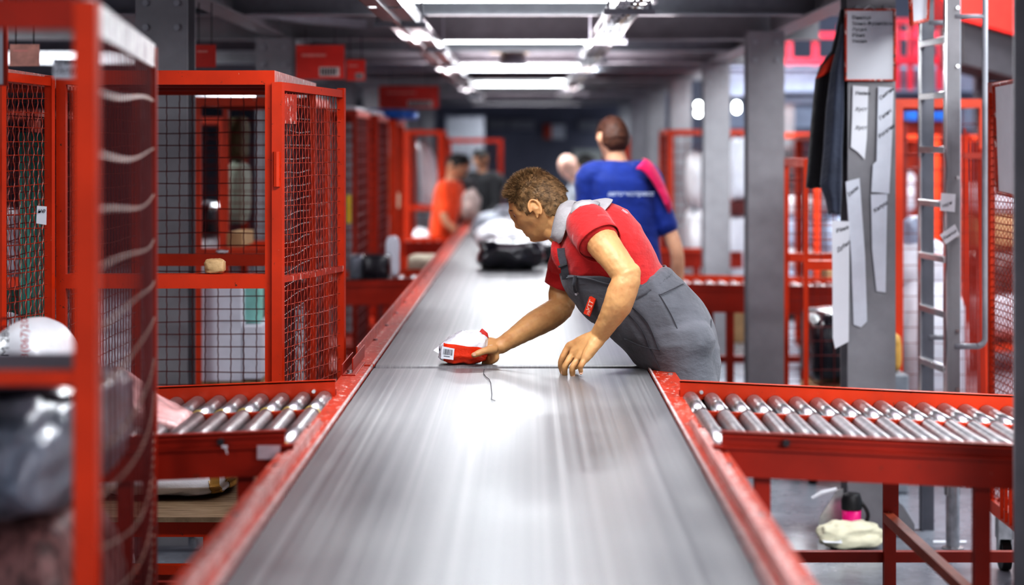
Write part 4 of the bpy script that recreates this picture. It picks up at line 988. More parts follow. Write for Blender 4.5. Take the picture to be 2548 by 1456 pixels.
m = MB(); m.box(-1.40, -1.12, 13.1, 13.8, 1.90, 1.93); tp('film_bundle', m, WHITEB, 'white film lying on top of the narrow edge-on cage', 'film', bevel=.01)
m = MB(); m.box(-1.50, -1.10, 14.6, 15.4, 1.895, 1.93); tp('film_bundle', m, WHITEB, 'white film lying on top of the cage before the blue topped one', 'film', bevel=.01)
# generic goods in the background cages
def pile(x0, x1, y0, y1, z0, n, seed, mats, where):
    rnd = random.Random(seed); z = z0
    words = ['lowest', 'second', 'third', 'fourth', 'topmost']
    for k in range(n):
        h = rnd.uniform(.2,.38); mt_ = mats[k % len(mats)]
        m = blob(((x0+x1)/2, (y0+y1)/2, z+h/2), ((x1-x0)*.9, (y1-y0)*.9, h), seed*7+k, .4, .05, 5, 14)
        kind = 'pale' if mt_ in (WHITEB, WHITEF, BLUEW) else ('dark' if mt_ in (BLACKB, DARK) else 'brown')
        tp('sack', m, mt_, '%s %s sack of the pile %s' % (kind, words[k] if k < n-1 else 'topmost', where), 'sack', smooth=True); z += h*.93
pile(2.12, 2.88, 14.3, 15.1, .24, 4, 5, [WHITEF, CARD, BLUEW], 'in the red cage beyond the second right column')
pile(3.27, 4.12, 14.7, 15.5, .24, 4, 6, [WHITEF, BLACKB, CARD], 'in the far hall cage right of the ladder')
pile(2.28, 2.9, 19.1, 19.9, .24, 4, 7, [BLUEW, WHITEB], 'in the deep right background cage')
pile(1.40, 1.76, 9.8, 10.45, .24, 2, 8, [CARD, BLACKB], 'in the narrow cage left of the sleeves')
pile(-3.12, -2.57, 10.3, 11.1, .24, 4, 9, [GREEN, WHITEF], 'in the deep left background cage')
pile(-2.42, -1.97, 12.7, 13.5, .24, 4, 10, [WHITEB, BLACKB], 'in the cage behind the broad left column')
pile(1.88, 2.5, 7.30, 7.80, .30, 3, 12, [TAN, WHITEF, CARD], 'behind the dense mesh at the right edge')
pile(-2.28, -1.72, 6.15, 7.2, .24, 3, 13, [WHITEF, CARD], 'low inside the left edge cage')
pile(.98, 1.22, 24.1, 24.7, .24, 4, 14, [WHITEF, CARD], 'in the cage behind the blue shirt person')
# mezzanine structures of the high hall on the right
PK = simple('bright_red_railing', (.80,.03,.07), .4)
t = thing('guard_railing', 'bright red guard railing on the high platform at the right', 'railing', (4, 20, 2.5))
m = MB(); m.box(2.4, 6.0, 20, 20.03, 2.50, 2.56); m.box(2.4, 6.0, 20, 20.04, 2.76, 2.82); each('rail', m, PK, t)
m = MB()
for k in range(14): x = 2.62+k*.26; m.box(x, x+.06, 20.04, 20.08, 2.48, 2.9)
each('railing_post', m, PK, t)
m = ibeam_mb((1.95, 20.1, 2.33), (6.2, 20.1, 2.33), .2, .30, .03); tp('platform_beam', m, simple('blue_grey_steel', (.25,.28,.37), .45), 'broad blue grey platform beam below the red railing', 'beam')
m = ibeam_mb((1.95, 17.5, 2.10), (6.2, 17.5, 2.10), .16, .10, .02); tp('platform_beam', m, MATS['blue_grey_steel'], 'thin blue grey beam crossing behind the ladder', 'beam')
m = MB(); m.box(2.2, 6.2, 24, 24.1, 1.9, 2.15); tp('platform_beam', m, simple('blue_grey_steel_2', (.30,.34,.44), .5), 'deep blue grey girder in the far right hall', 'beam')
for k, x in enumerate((2.5, 4.0, 5.6)):
    m = MB(); m.box(x, x+.22, 20.2, 20.4, 0, 2.2); tp('platform_post', m, GREY, ('left', 'middle', 'right')[k]+' grey post under the high red railed platform', 'post')
t = thing('parcel_chute', 'bright red sloping parcel chute high at the top right', 'chute', (4, 14.5, 2.5))
Yc = 14.5
pts = [(2325,-20),(2700,-20),(2700,130),(2548,92),(2395,48)]
m = MB(); a = [P(x,y,Yc) for x,y in pts]; m.add(a+[q+V(0,.9,0) for q in a], [(0,1,2,3,4),(9,8,7,6,5)]+[(i,5+i,5+(i+1)%5,(i+1)%5) for i in range(5)]); part('chute_side', m, simple('vivid_red', (.85,.02,.01), .35), t)
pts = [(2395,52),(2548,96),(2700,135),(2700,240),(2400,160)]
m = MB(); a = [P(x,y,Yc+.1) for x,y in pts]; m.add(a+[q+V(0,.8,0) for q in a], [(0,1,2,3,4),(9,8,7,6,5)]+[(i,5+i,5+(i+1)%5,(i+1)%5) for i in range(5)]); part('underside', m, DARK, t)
m = MB()
for x in (2440, 2640): m.box(XX(x,15.5), XX(x,15.5)+.12, 15.66, 15.76, 0, 2.4); m.box(XX(x,15.5), XX(x,15.5)+.12, 15.3, 15.66, 2.3, 2.4)
each('support', m, GREYD, t, step=2)
t = thing('guard_railing', 'second bright red railing between the town board and the ladder', 'railing', (3.1, 18, 2.35))
m = MB(); m.box(XX(2225,17), XX(2345,17), 17, 17.04, ZZ(160,17), ZZ(140,17)); m.box(XX(2225,17), XX(2345,17), 17, 17.04, ZZ(60,17), ZZ(45,17)); each('rail', m, PK, t)
m = MB()
for x in (2230,2262,2300,2335): m.box(XX(x,17), XX(x+12,17), 17.04, 17.08, 2.15, 2.75)
each('railing_post', m, PK, t)
m = MB(); m.box(XX(2200,16.5), XX(2700,16.5), 17.3, 17.5, 2.16, 2.32); tp('platform_beam', m, MATS['blue_grey_steel'], 'pale beam directly below the second red railing', 'beam')
for k, (a, b, c_, d, Y) in enumerate(((2225,2300,268,300,19),(2325,2352,268,300,19),(2236,2262,262,300,12.6))):
    m = MB(); m.box(XX(a,Y), XX(b,Y), Y, Y+.4, ZZ(d,Y), ZZ(c_,Y)); tp('blue_crate', m, BLUE, ('wide blue crate on the far cage left of the ladder', 'small blue crate seen between ladder stiles', 'narrow blue crate nearest behind the town board')[k], 'crate')
    m = MB(); m.box(XX(a,Y), XX(b,Y), Y+.05, Y+.35, 0, ZZ(d,Y)-.001); tp('crate_stack', m, REDD, ('dark red stack below the wide blue crate', 'dark red stack below the small blue crate', 'dark red stack below the narrow blue crate')[k], 'stack')
# back wall
m = MB(); m.box(XX(1425,33.9), XX(1500,33.9), 33.92, 34, 0, ZZ(372,33.9)); struct('door_1', m, simple('pale_door', (.55,.58,.55), .5))
for k, (a, b, c_, d) in enumerate(((1215,1262,298,320),(1268,1330,298,322),(1440,1490,300,325))):
    m = MB(); m.box(XX(a,33.9), XX(b,33.9), 33.9, 33.93, ZZ(d,33.9), ZZ(c_,33.9)); tp('wall_sign', m, simple('pale_wall_sign', (.34,.35,.38), .5), ('left', 'middle', 'right')[k]+' pale plate high on the dark back wall', 'sign', 'pale plates on the back wall')
t = thing('wall_sign', 'red and white square sign on the dark back wall', 'sign', tuple(P(1380,345,33.9)))
m = MB(); m.box(XX(1353,33.9), XX(1372,33.9), 33.9, 33.93, ZZ(346,33.9), ZZ(310,33.9)); part('red_half', m, RED, t)
m = MB(); m.box(XX(1372,33.9), XX(1406,33.9), 33.9, 33.93, ZZ(346,33.9), ZZ(310,33.9)); part('white_half', m, PAPER, t)
m = MB(); m.box(XX(1110,30), XX(1205,30), 30, 30.1, ZZ(480,30), ZZ(290,30)); tp('wall_panel', m, simple('pale_panel', (.36,.38,.42), .5), 'pale grey partition panel left of the back wall', 'panel')
m = MB(); m.box(XX(1110,30), XX(1116,30), 30, 30.1, 0, ZZ(480,30)); m.box(XX(1199,30), XX(1205,30), 30, 30.1, 0, ZZ(480,30)); pl = bpy.data.objects['wall_panel']; 
for q in each('panel_post', m, GREYD, pl): q.matrix_parent_inverse = Matrix.Identity(4)
# ------------------------------------------------------------------ people
def catmull(ps, n):
    ps = [Vector(p) for p in ps]; out = []
    for i in range(len(ps)-1):
        p0 = ps[max(i-1,0)]; p1 = ps[i]; p2 = ps[i+1]; p3 = ps[min(i+2,len(ps)-1)]
        for k in range(n):
            t = k/n; out.append(.5*((2*p1)+(p2-p0)*t+(2*p0-5*p1+4*p2-p3)*t*t+(3*p1-p0-3*p2+p3)*t**3))
    out.append(ps[-1]); return out
def limb(pts, rad, n=16, k=5, flat=None):
    """closed tapered limb through pts; rad = list of radii"""
    q = catmull([(*p, ) for p in pts], k); r = [v.x for v in catmull([(a,0,0) for a in rad], k)]
    # rounded ends
    d0 = (q[0]-q[1]).normalized(); d1 = (q[-1]-q[-2]).normalized()
    e = [] if flat else [q[-1]+d1*r[-1]*.45, q[-1]+d1*r[-1]*.75]; er = [] if flat else [r[-1]*.8, r[-1]*.35]
    q = [q[0]+d0*r[0]*.75, q[0]+d0*r[0]*.45]+q+e
    r = [r[0]*.35, r[0]*.8]+r+er
    m = MB(); m.tube(q, r, n); return m
def fuse(name, shells, voxel, mat, parent, smooth=4, disp=None, sub=True):
    mb = MB()
    for s in shells: mb.add(s.v, s.f)
    me = bpy.data.meshes.new('tmp'); me.from_pydata(mb.v, [], mb.f); me.update()
    bm = bmesh.new(); bm.from_mesh(me); bmesh.ops.recalc_face_normals(bm, faces=bm.faces); bm.to_mesh(me); bm.free()
    o = bpy.data.objects.new('tmp', me); COL.objects.link(o)
    r = o.modifiers.new('r', 'REMESH'); r.mode = 'VOXEL'; r.voxel_size = voxel; r.use_smooth_shade = True
    if smooth: s = o.modifiers.new('s', 'SMOOTH'); s.factor = .5; s.iterations = smooth
    dg = bpy.context.evaluated_depsgraph_get(); dg.update()
    m2 = bpy.data.meshes.new_from_object(o.evaluated_get(dg)); bpy.data.objects.remove(o); bpy.data.meshes.remove(me)
    if disp:
        ns = [v.normal.copy() for v in m2.vertices]
        for v, nn in zip(m2.vertices, ns): v.co += nn*disp(v.co)
    root = parent
    while root.parent: root = root.parent
    ox = Vector(ORG[root.name])
    for v in m2.vertices: v.co -= ox
    m2.materials.clear(); m2.materials.append(mat); m2.name = name
    for p in m2.polygons: p.use_smooth = True
    o = bpy.data.objects.new(name, m2); COL.objects.link(o); o.parent = parent; return o
def sst(a, b, x): t = max(0, min(1, (x-a)/(b-a))); return t*t*(3-2*t)
def headpt(th, ph, off=0):
    """head surface, x forward, y left, z up; th around (0 = forward), ph -90..90"""
    cx, sx, cp, sp_ = math.cos(th), math.sin(th), math.cos(ph), math.sin(ph)
    x = cp*cx; y = cp*sx; z = sp_
    X = x*(.097+off); Y = y*(.075+off); Z = z*(.118+off)
    if z > 0: X *= 1.02; Y *= 1.0+.03*(1-z)
    # skull back fuller, jaw narrow, nape cut
    if z < 0:
        Y *= 1-.20*sst(0,1,-z); 
        if x < 0: X *= 1-.45*sst(.15,.95,-z)
        else: X = X*(1-.02*sst(.2,1,-z)) + .012*sst(.45,.95,-z)
    else:
        if x < 0: X *= 1.04
    if x > 0:
        f = x**.5
        g = lambda y0, z0, sy, sz: math.exp(-((abs(Y)-y0)/sy)**2-((Z-z0)/sz)**2)
        X += f*(.008*sst(.03,.09,-Z) - .010*g(.058,-.045,.02,.03) - .008*g(.034,.010,.016,.014)          # eye sockets
             + .006*g(0,.030,.045,.010)               # brow
             + .012*g(0,.004,.010,.020)               # nose bridge
             + .016*g(0,-.030,.012,.013)              # nose tip
             + .010*g(.014,-.034,.008,.008)           # nostril wings
             + .006*g(.042,-.022,.018,.014)           # cheek bones
             - .006*g(.050,-.050,.018,.022)
             + .006*g(0,-.060,.022,.006) + .007*g(0,-.072,.020,.006) - .005*g(0,-.066,.024,.0022) - .006*g(0,-.083,.020,.006)
             + .017*g(0,-.100,.024,.016))
    return Vector((X, Y, Z))
def headM(c, fwd, up=None, s=1.0):
    f = Vector(fwd).normalized(); u = Vector(up or (0,0,1)); l = u.cross(f).normalized(); u = f.cross(l).normalized()
    M = Matrix(((f.x*s,l.x*s,u.x*s,c[0]),(f.y*s,l.y*s,u.y*s,c[1]),(f.z*s,l.z*s,u.z*s,c[2]),(0,0,0,1))); return M
def head_shells(M, nu=72, nv=60):
    m = MB(); rings = []
    for i in range(nv+1):
        ph = -PI/2*.995+PI*.99*i/nv
        rings.append([M @ headpt(2*PI*j/nu, ph) for j in range(nu)])
    m.loft(rings); out = [m]
    for s in (-1, 1):                                    # ears
        e = MB(); pts = []
        for k in range(13):
            a = math.radians(-70+265*k/12); pts.append(M @ Vector((-.012-.019*math.cos(a)*1.0-.0, s*(.080+.010*(1-math.cos(a-.6))/2), .004+.030*math.sin(a))))
        e.tube(pts, [.0045]*13, 8); out.append(e)
        e = MB(); e.tube([M @ Vector((-.004, s*.074, .016)), M @ Vector((-.012, s*.079, .0)), M @ Vector((-.006, s*.075, -.022))], [.010,.012,.008], 10); out.append(e)
        e = MB(); e.tube([M @ Vector((-.004, s*.076, -.018)), M @ Vector((-.003, s*.080, -.030))], [.006,.005], 8); out.append(e)
    return out
def hairline(p, style):
    """>0 where hair grows"""
    x, y, z = p
    if style == 'bald': return (-.01 - z*.4 - x*1.2)*(1 if z < .05 else -1)
    front = z - (.072 if abs(y) < .05 else .06)
    side = z - (.050 if x > .052 else (.018 if x > .03 else (-.008 if x > .012 else (.030 if x > -.030 else (-.045 if x > -.046 else -.074)))))
    return front if x > .062 else side
def hair(parent, M, mat, style='short', nst=2200, length=.012, seed=1, thick=.006, spread=.5, swept=None):
    rnd = random.Random(seed); m = MB(); nu, nv = 64, 52
    P_ = [[headpt(2*PI*j/nu, -PI/2+PI*i/nv) for j in range(nu)] for i in range(nv+1)]
    vs = {}; 
    def vid(i, j):
        k = (i, j % nu)
        if k not in vs:
            p = P_[i][j % nu]; h = max(0, min(1, hairline(p, style)/.014)); nrm = Vector((p.x/.0094, p.y/.0056, p.z/.0139)).normalized()
            q = p + nrm*(-.002+(thick+.002)*h*(1+.25*noise.noise(p*60+Vector((seed,0,0)))))
            vs[k] = len(m.v); m.v.append(tuple(M @ q))
        return vs[k]
    for i in range(nv):
        for j in range(nu):
            c = P_[i][j]
            if hairline(c, style) > -.004:
                m.f.append((vid(i,j), vid(i,j+1), vid(i+1,j+1), vid(i+1,j)))
    cap = list(m.v); n = 0
    while n < nst:
        th = rnd.uniform(0, 2*PI); ph = math.asin(rnd.uniform(-.75, 1)); p = headpt(th, ph)
        if hairline(p, style) < .001: continue
        n += 1; nrm = Vector((p.x/.0094, p.y/.0056, p.z/.0139)).normalized()
        L = length*(1+.9*max(0, p.x/.09)*(p.z > .05)+.4*max(0, p.z/.11))*rnd.uniform(.6, 1.25)
        if p.z < .0: L *= .45
        up_ = sst(.03,.09,p.z+p.x*.5); d = (nrm*(.35+.75*up_) + Vector((rnd.uniform(-spread,spread), rnd.uniform(-spread,spread), rnd.uniform(-spread,spread)))*(.45+.55*up_) + Vector(swept or (0,0,-.3))*(1.6-1.3*up_)).normalized()
        a = p + nrm*thick*.5; b = a + d*L*.6+nrm*L*.1; c = a + d*L; w = nrm.cross(d); w = w.normalized()*.00065 if w.length > 1e-5 else Vector((.00065,0,0))
        o = len(m.v); m.v += [tuple(M@(a-w)), tuple(M@(a+w)), tuple(M@(b+w*.6)), tuple(M@(b-w*.6)), tuple(M@c)]
        m.f += [(o,o+1,o+2,o+3), (o+3,o+2,o+4)]
    return part('hair', m, mat, parent)
def eyes(parent, M, col=(.05,.03,.02)):
    for s in (-1, 1):
        m = MB(); c = Vector((.0695, s*.034, .010)); R = .0122; rings = []
        for i in range(13):
            ph = -PI/2+PI*i/12; rings.append([M @ (c+Vector((R*math.cos(ph)*math.cos(2*PI*j/16), R*math.cos(ph)*math.sin(2*PI*j/16), R*math.sin(ph)))) for j in range(16)])
        m.loft(rings); e = part('eye', m, simple('eye_white', (.75,.70,.66), .2, var=.02), parent, smooth=True)
        m = MB(); m.tube([M @ (c+Vector((R*.90,0,-.002))), M @ (c+Vector((R*1.03,0,-.002)))], [.0058,.0045], 12); part('iris', m, simple('iris', col, .2), e)
        m = MB(); m.tube([M @ (c+Vector((.012,-s*.013,.018))), M @ (c+Vector((.0155,0,.0205))), M @ (c+Vector((.004,s*.016,.018)))], [.0022,.003,.0018], 6); part('eyebrow', m, simple('brow_hair', (.16,.09,.05), .8), parent)
def torso_surf(rings, tz, th):
    """rings: (front point, back point, half depth) -> surface point; th=0 front, 90deg towards -Y (camera side)"""
    n = len(rings)-1; tz = max(0, min(n-1e-6, tz)); i = int(tz); t = tz-i
    def cr(g):
        p0, p1, p2, p3 = g(max(i-1,0)), g(i), g(i+1), g(min(i+2,n))
        return .5*((2*p1)+(p2-p0)*t+(2*p0-5*p1+4*p2-p3)*t*t+(p1*3-p0-3*p2+p3)*t**3)
    f = cr(lambda k: Vector(rings[k][0])); b = cr(lambda k: Vector(rings[k][1])); w = cr(lambda k: rings[k][2])
    c = (f+b)/2; a = (f-b)/2; e = .86
    def sp(v): return math.copysign(abs(v)**e, v)
    return c + a*sp(math.cos(th)) + Vector((0,-1,0))*w*sp(math.sin(th))
def torso_mb(rings, k=6, n=40, off=0):
    m = MB(); R = []
    N_ = (len(rings)-1)*k
    for i in range(N_+1):
        q = [torso_surf(rings, i/k, 2*PI*j/n) for j in range(n)]
        if off:
            c = sum(q, Vector())/n; q = [p+(p-c).normalized()*off for p in q]
        R.append(q)
    m.loft(R); return m
SK = skinmat('worker_skin', (.60,.345,.16))
SK2 = skinmat('fair_skin', (.62,.36,.24))
# ============ the worker leaning over the belt
def worker():
    ft = P(1850, 0, 6.3)
    W = thing('person', 'bending worker in red polo and grey bib overalls reaching over the belt', 'person', (.66, 6.40, 0))
    Y0 = 6.52
    def r(f, b, w, y=Y0): return (P(f[0], f[1], y), P(b[0], b[1], y), w)
    T = [r((1392,600),(1448,512),.085), r((1388,640),(1512,503),.165), r((1398,668),(1568,530),.205), r((1408,705),(1604,578),.200),
         r((1428,738),(1630,625),.185), r((1462,778),(1650,668),.176), r((1520,828),(1699,708),.176), r((1568,876),(1747,768),.182),
         r((1610,914),(1773,838),.182), r((1648,950),(1781,915),.172), r((1662,1000),(1778,985),.155)]
    # --- skin: head, neck, both arms and hands as one surface
    hc = P(1340, 512, 6.56); M = headM(hc, (-.85,.30,-.44), (-.42,-.05,.9), .97)
    sh = head_shells(M)
    sh.append(limb([M @ Vector((-.025,0,-.045)), M @ Vector((-.052,0,-.105)), P(1440,560,6.54)], [.055,.056,.064]))
    sh.append(limb([P(1366,572,6.545), P(1398,588,6.53)], [.028,.038]))
    A = lambda x, y, Y: P(x, y, Y)
    # near (left) arm
    el = A(1562,690,6.20)
    sh.append(limb([A(1478,565,6.33), A(1500,605,6.27), A(1530,645,6.23), el, ], [.056,.053,.047,.044], 20))
    sh.append(limb([A(1575,672,6.20), A(1572,690,6.20)], [.026,.026], 12))
    sh.append(limb([el, A(1549,725,6.195), A(1536,760,6.20), A(1510,805,6.23), A(1492,834,6.26)], [.043,.047,.045,.034,.029], 20))
    wr = A(1490,838,6.26)
    kn = [A(1415,864,6.30), A(1427,880,6.275), A(1439,893,6.25), A(1455,894,6.225)]
    for k_, r1 in zip(kn, (.0135,.0145,.014,.0125)): sh.append(limb([wr, wr.lerp(k_,.5)+V(0,-.003,.002), k_], [.027,.022,r1*1.12], 12))
    sh.append(limb([wr.lerp(kn[1],.2), wr.lerp(kn[1],.75)], [.024,.022], 12)); sh.append(limb([wr.lerp(kn[3],.25), wr.lerp(kn[3],.8)], [.022,.018], 12))
    fg = [[(1415,864,6.30),(1401,888,6.295),(1396,905,6.30),(1398,921,6.31),(1401,930,6.315)], [(1427,880,6.275),(1411,902,6.262),(1405,916,6.265),(1405,930,6.275),(1407,938,6.28)],
          [(1439,893,6.25),(1427,909,6.238),(1424,920,6.24),(1425,932,6.25),(1426,938,6.252)], [(1455,894,6.225),(1447,908,6.215),(1444,915,6.218),(1445,924,6.222),(1446,929,6.225)]]
    fr = [[.0135,.0112,.0108,.0094,.0082], [.013,.0108,.0104,.0092,.008], [.0125,.0104,.010,.0088,.0076], [.0115,.0094,.0088,.0078,.0068]]
    for f, rr in zip(fg, fr): sh.append(limb([A(*q) for q in f], rr, 12, 4))
    sh.append(limb([A(1480,850,6.29), A(1455,874,6.33), A(1440,895,6.35), A(1432,915,6.355)], [.020,.016,.0125,.010], 12, 4))
    # far (right) arm
    sh.append(limb([A(1440,640,6.78), A(1412,690,6.80), A(1400,735,6.79), A(1398,764,6.77)], [.056,.053,.049,.044], 20))
    sh.append(limb([A(1398,764,6.77), A(1368,786,6.74), A(1325,810,6.70), A(1275,842,6.64), A(1243,862,6.60)], [.044,.047,.043,.031,.027], 20))
    w2 = A(1240,863,6.60)
    for q, rr in (((1198,850,6.64),.013), ((1206,862,6.62),.014), ((1216,872,6.60),.0135), ((1228,880,6.59),.0125)):
        k_ = A(*q); sh.append(limb([w2, w2.lerp(k_,.5)+V(0,0,.003), k_], [.025,.021,rr], 12))
    for f, rr in (([(1198,850,6.64),(1186,850,6.70),(1178,862,6.73)],[.013,.0105,.009]),
                  ([(1216,872,6.60),(1220,888,6.60),(1212,899,6.612),(1203,903,6.62)],[.013,.0108,.0098,.0085]),
                  ([(1222,874,6.595),(1228,890,6.59),(1221,900,6.60),(1214,904,6.61)],[.013,.0105,.0095,.008]),
                  ([(1230,878,6.59),(1235,890,6.585),(1230,898,6.59),(1224,901,6.595)],[.012,.0098,.0088,.0075]),
                  ([(1228,868,6.575),(1208,873,6.545),(1190,879,6.535),(1178,884,6.532)],[.017,.0125,.0112,.0095])):
        sh.append(limb([A(*q) for q in f], rr, 12, 4))
    def dsk(p):
        return .0012*noise.noise(p*45) + .0008*noise.noise(Vector((p.x*90, p.y*90, p.z*90)))
    body = fuse('body', sh, .0034, SK, W, smooth=3, disp=dsk)
    # finger nails
    NM = simple('finger_nail', (.72,.45,.33), .3, var=.03)
    for q, d in (((1400,927,6.303),(.1,-1,.1)), ((1406,935,6.272),(0,-1,.1)), ((1426,935,6.244),(0,-1,.1)), ((1446,927,6.218),(0,-1,.1)), ((1180,882,6.5225),(0,-1,.4))):
        c = A(*q); m = MB(); m.add([c+V(-.0045,-.001,-.005), c+V(.0045,-.001,-.005), c+V(.005,-.001,.005), c+V(-.005,-.001,.005)], [(0,1,2,3)]); part('nail', m, NM, W, solid=.001)
    eyes(W, M)
    hair(W, M, simple('sandy_hair', (.30,.19,.095), .55, var=.45, vscale=60), nst=17000, length=.0125, seed=5, thick=.005, spread=.42, swept=(-.55,0,-.5))
    # --- red polo
    TR = T[:8]
    def ridge(v): return (1-abs(noise.noise(v))*2.6)
    def fold(p):
        u = p.x*.75+p.z*.66; w_ = -p.x*.66+p.z*.75          # creases run up the back from the waist
        return .004*noise.noise(Vector((p.x*9, p.y*6, p.z*9))) + .0035*max(0, ridge(Vector((u*5, p.y*5, w_*20))))*(.4+sst(-.2,.5,noise.noise(p*4)))
    shells = [torso_mb(TR)]
    shells.append(limb([A(1462,556,6.50), A(1464,560,6.385), A(1478,582,6.31), A(1492,605,6.275)], [.060,.072,.068,.064], 28, flat=1))
    shells.append(limb([A(1448,570,6.62), A(1430,620,6.72), A(1410,672,6.79), A(1400,714,6.79)], [.085,.076,.066,.060], 28, flat=1))
    RP = clothmat('red_polo_cloth', (.62,.028,.028), .75)
    shirt = fuse('polo_shirt', shells, .006, RP, W, smooth=6, disp=fold)
    # cuff hem lines
    HM = clothmat('red_hem', (.42,.018,.02), .8)
    for a_, b_, ra, rb in ((A(1477,580,6.315), A(1494,606,6.268), .0685, .0700), (A(1409,680,6.79), A(1400,716,6.79), .064, .062)):
        m = MB(); d_ = (b_-a_).normalized(); x_ = d_.cross(V(0,1,0)).normalized(); y_ = d_.cross(x_); rows = []
        for k in range(5):
            t_ = k/4; R_ = ra+(rb-ra)*t_; c_ = a_.lerp(b_, t_); rows.append([c_+x_*math.cos(2*PI*j/40)*R_*(1.02+.03*math.sin(3*2*PI*j/40))+y_*math.sin(2*PI*j/40)*R_ - d_*.006*math.cos(2*PI*j/40*2) for j in range(41)])
        m.grid(rows); part('sleeve_hem', m, RP, shirt, smooth=True, solid=.003)
    YK = clothmat('light_grey_cloth', (.50,.50,.50), .8)
    def patch(name, t0f, t1f, th0, th1, off, mat, parent, nt=14, nth=30, rings=T, solid=.003):
        rows = []
        for i in range(nth+1):
            th = th0+(th1-th0)*i/nth; row = []
            for k in range(nt+1):
                t = t0f(th)+(t1f(th)-t0f(th))*k/nt; p = torso_surf(rings, t, th); c = torso_surf(rings, t, th+PI); n_ = (p-(p+c)/2).normalized(); row.append(p+n_*(off+fold(p)*.8))
            rows.append(row)
        m = MB(); m.grid(rows); return part(name, m, mat, parent, smooth=True, solid=solid)
    yk = patch('grey_yoke', lambda th: .1, lambda th: 1.0+.1*math.cos(th-PI), math.radians(84), math.radians(262), .012, YK, shirt)
    m = MB(); m.grid([[P(*q) for q in r_] for r_ in ([(1430,504,6.45),(1424,514,6.385),(1420,532,6.35)], [(1448,499,6.44),(1446,504,6.375),(1443,513,6.345)], [(1468,498,6.43),(1467,502,6.378),(1465,510,6.35)], [(1494,505,6.46),(1490,508,6.40),(1486,515,6.372)])])
    part('grey_shoulder_strip', m, YK, shirt, smooth=True, solid=.004)
    # collar
    m = MB(); rows = []
    top = [(1404,499,6.54),(1388,520,6.47),(1377,556,6.455),(1371,588,6.47),(1364,586,6.60)]; bot = [(1452,508,6.54),(1432,520,6.42),(1412,560,6.40),(1396,602,6.425),(1378,606,6.55)]
    tq = catmull([P(*q) for q in top], 6); bq = catmull([P(*q) for q in bot], 6)
    for a, b in zip(tq, bq): rows.append([a.lerp(b, k/5)+V(0,-.008*math.sin(PI*k/5),.004*math.sin(PI*k/5)) for k in range(6)])
    top2 = [(1404,499,6.54),(1392,512,6.62),(1378,548,6.66),(1364,586,6.60)]; bot2 = [(1452,508,6.54),(1440,520,6.70),(1410,560,6.72),(1385,598,6.66)]
    m.grid(rows); rows = []
    for a, b in zip(catmull([P(*q) for q in top2], 6), catmull([P(*q) for q in bot2], 6)): rows.append([a.lerp(b, k/5) for k in range(6)])
    m.grid(rows); part('grey_collar', m, YK, shirt, smooth=True, solid=.004)
    m = MB(); rows = []
    for q in catmull([P(1378,600,6.47), P(1374,625,6.46), P(1380,650,6.46), P(1394,672,6.45)], 5): rows.append([q+V(-.004,.0,0), q+V(.018,-.012,-.004), q+V(.038,-.012,-.006)])
    m.grid(rows); part('placket', m, RP, shirt, smooth=True, solid=.004)
    # small white back print
    pp = torso_surf(T, 1.75, math.radians(150)); m = MB()
    rnd = random.Random(3)
    for k in range(5):
        a = torso_surf(T, 1.62+.05*k, math.radians(148)); n_ = (a-torso_surf(T, 1.62, math.radians(328))).normalized(); a = a+n_*.012; m.tube([a, a+V(.003,-.001,.005), a+V(.005,0,0)], .0013, 5)
    part('white_print', m, PAPER, shirt)
    # --- overalls
    OV = clothmat('grey_overall_cloth', (.135,.14,.155), .85); OVD = clothmat('dark_grey_trim_cloth', (.06,.062,.072), .85)
    def foldO(p):
        u = p.x*.45-p.z*.89; w_ = p.x*.89+p.z*.45
        return .007*noise.noise(Vector((p.x*8, p.y*6, p.z*7))) + .007*max(0, ridge(Vector((u*4+1.5*noise.noise(p*3), p.y*5, w_*13))))*(.3+sst(-.3,.4,noise.noise(p*3+V(3,1,2)))) + .004*max(0, ridge(Vector((p.x*5, p.y*4+9, p.z*18))))*sst(0,.4,noise.noise(p*5))
    # pelvis + legs fused as trousers, closed
    Y1, Y2 = 6.40, 6.66
    sh = [torso_mb(T[5:], off=.008)]
    nl = [A(1698,850,Y1), A(1712,940,Y1), V(.640,6.36,.52), V(.700,6.34,.30), V(.735,6.34,.10)]
    fl = [A(1690,850,Y2), A(1712,945,Y2), V(.590,6.62,.52), V(.63,6.66,.30), V(.66,6.68,.10)]
    sh.append(limb(nl, [.103,.088,.074,.064,.058], 24)); sh.append(limb(fl, [.103,.088,.074,.064,.058], 24))
    tro = fuse('overalls', sh, .008, OV, W, smooth=7, disp=foldO)
    # bib and sides up from the waist
    def t0(th):
        c = math.cos(th)                                  # front high, flank low, back at the waist
        if c > .78: return 2.3+ (1-c)*1.0
        if c > .2: return 2.52+ (.78-c)*1.7
        if c > -.3: return 3.506+(.2-c)*2.9
        return 4.95
    bib = patch('bib', t0, lambda th: 5.35, -PI, PI, .010, OV, tro, nt=16, nth=90, solid=.005)
    # waist gathers
    m = MB(); rows = []
    for i in range(61):
        th = math.radians(80)+math.radians(200)*i/60; row = []
        for k in range(4):
            p = torso_surf(T, 5.0+.11*k, th); c = torso_surf(T, 5.0+.11*k, th+PI); n_ = (p-(p+c)/2).normalized(); row.append(p+n_*(.011+.0022*math.sin(i*2.6+k)))
        rows.append(row)
    m.grid(rows); part('waistband', m, OV, tro, smooth=True, solid=.004)
    def on(t, deg, off=.016):
        th = math.radians(deg); p = torso_surf(T, t, th); c = torso_surf(T, t, th+PI); return p+(p-(p+c)/2).normalized()*(off+(foldO(p)*.9 if t > 5.3 else 0))
    def seam(name, pts, w=.0018, mat=OVD): m = MB(); m.tube(catmull([on(*q) for q in pts], 5), w, 6); part(name, m, mat, tro, smooth=True)
    seam('seam', [(5.3,75,.013),(6.2,72,.013),(7.2,60,.013),(8.0,52,.014)])
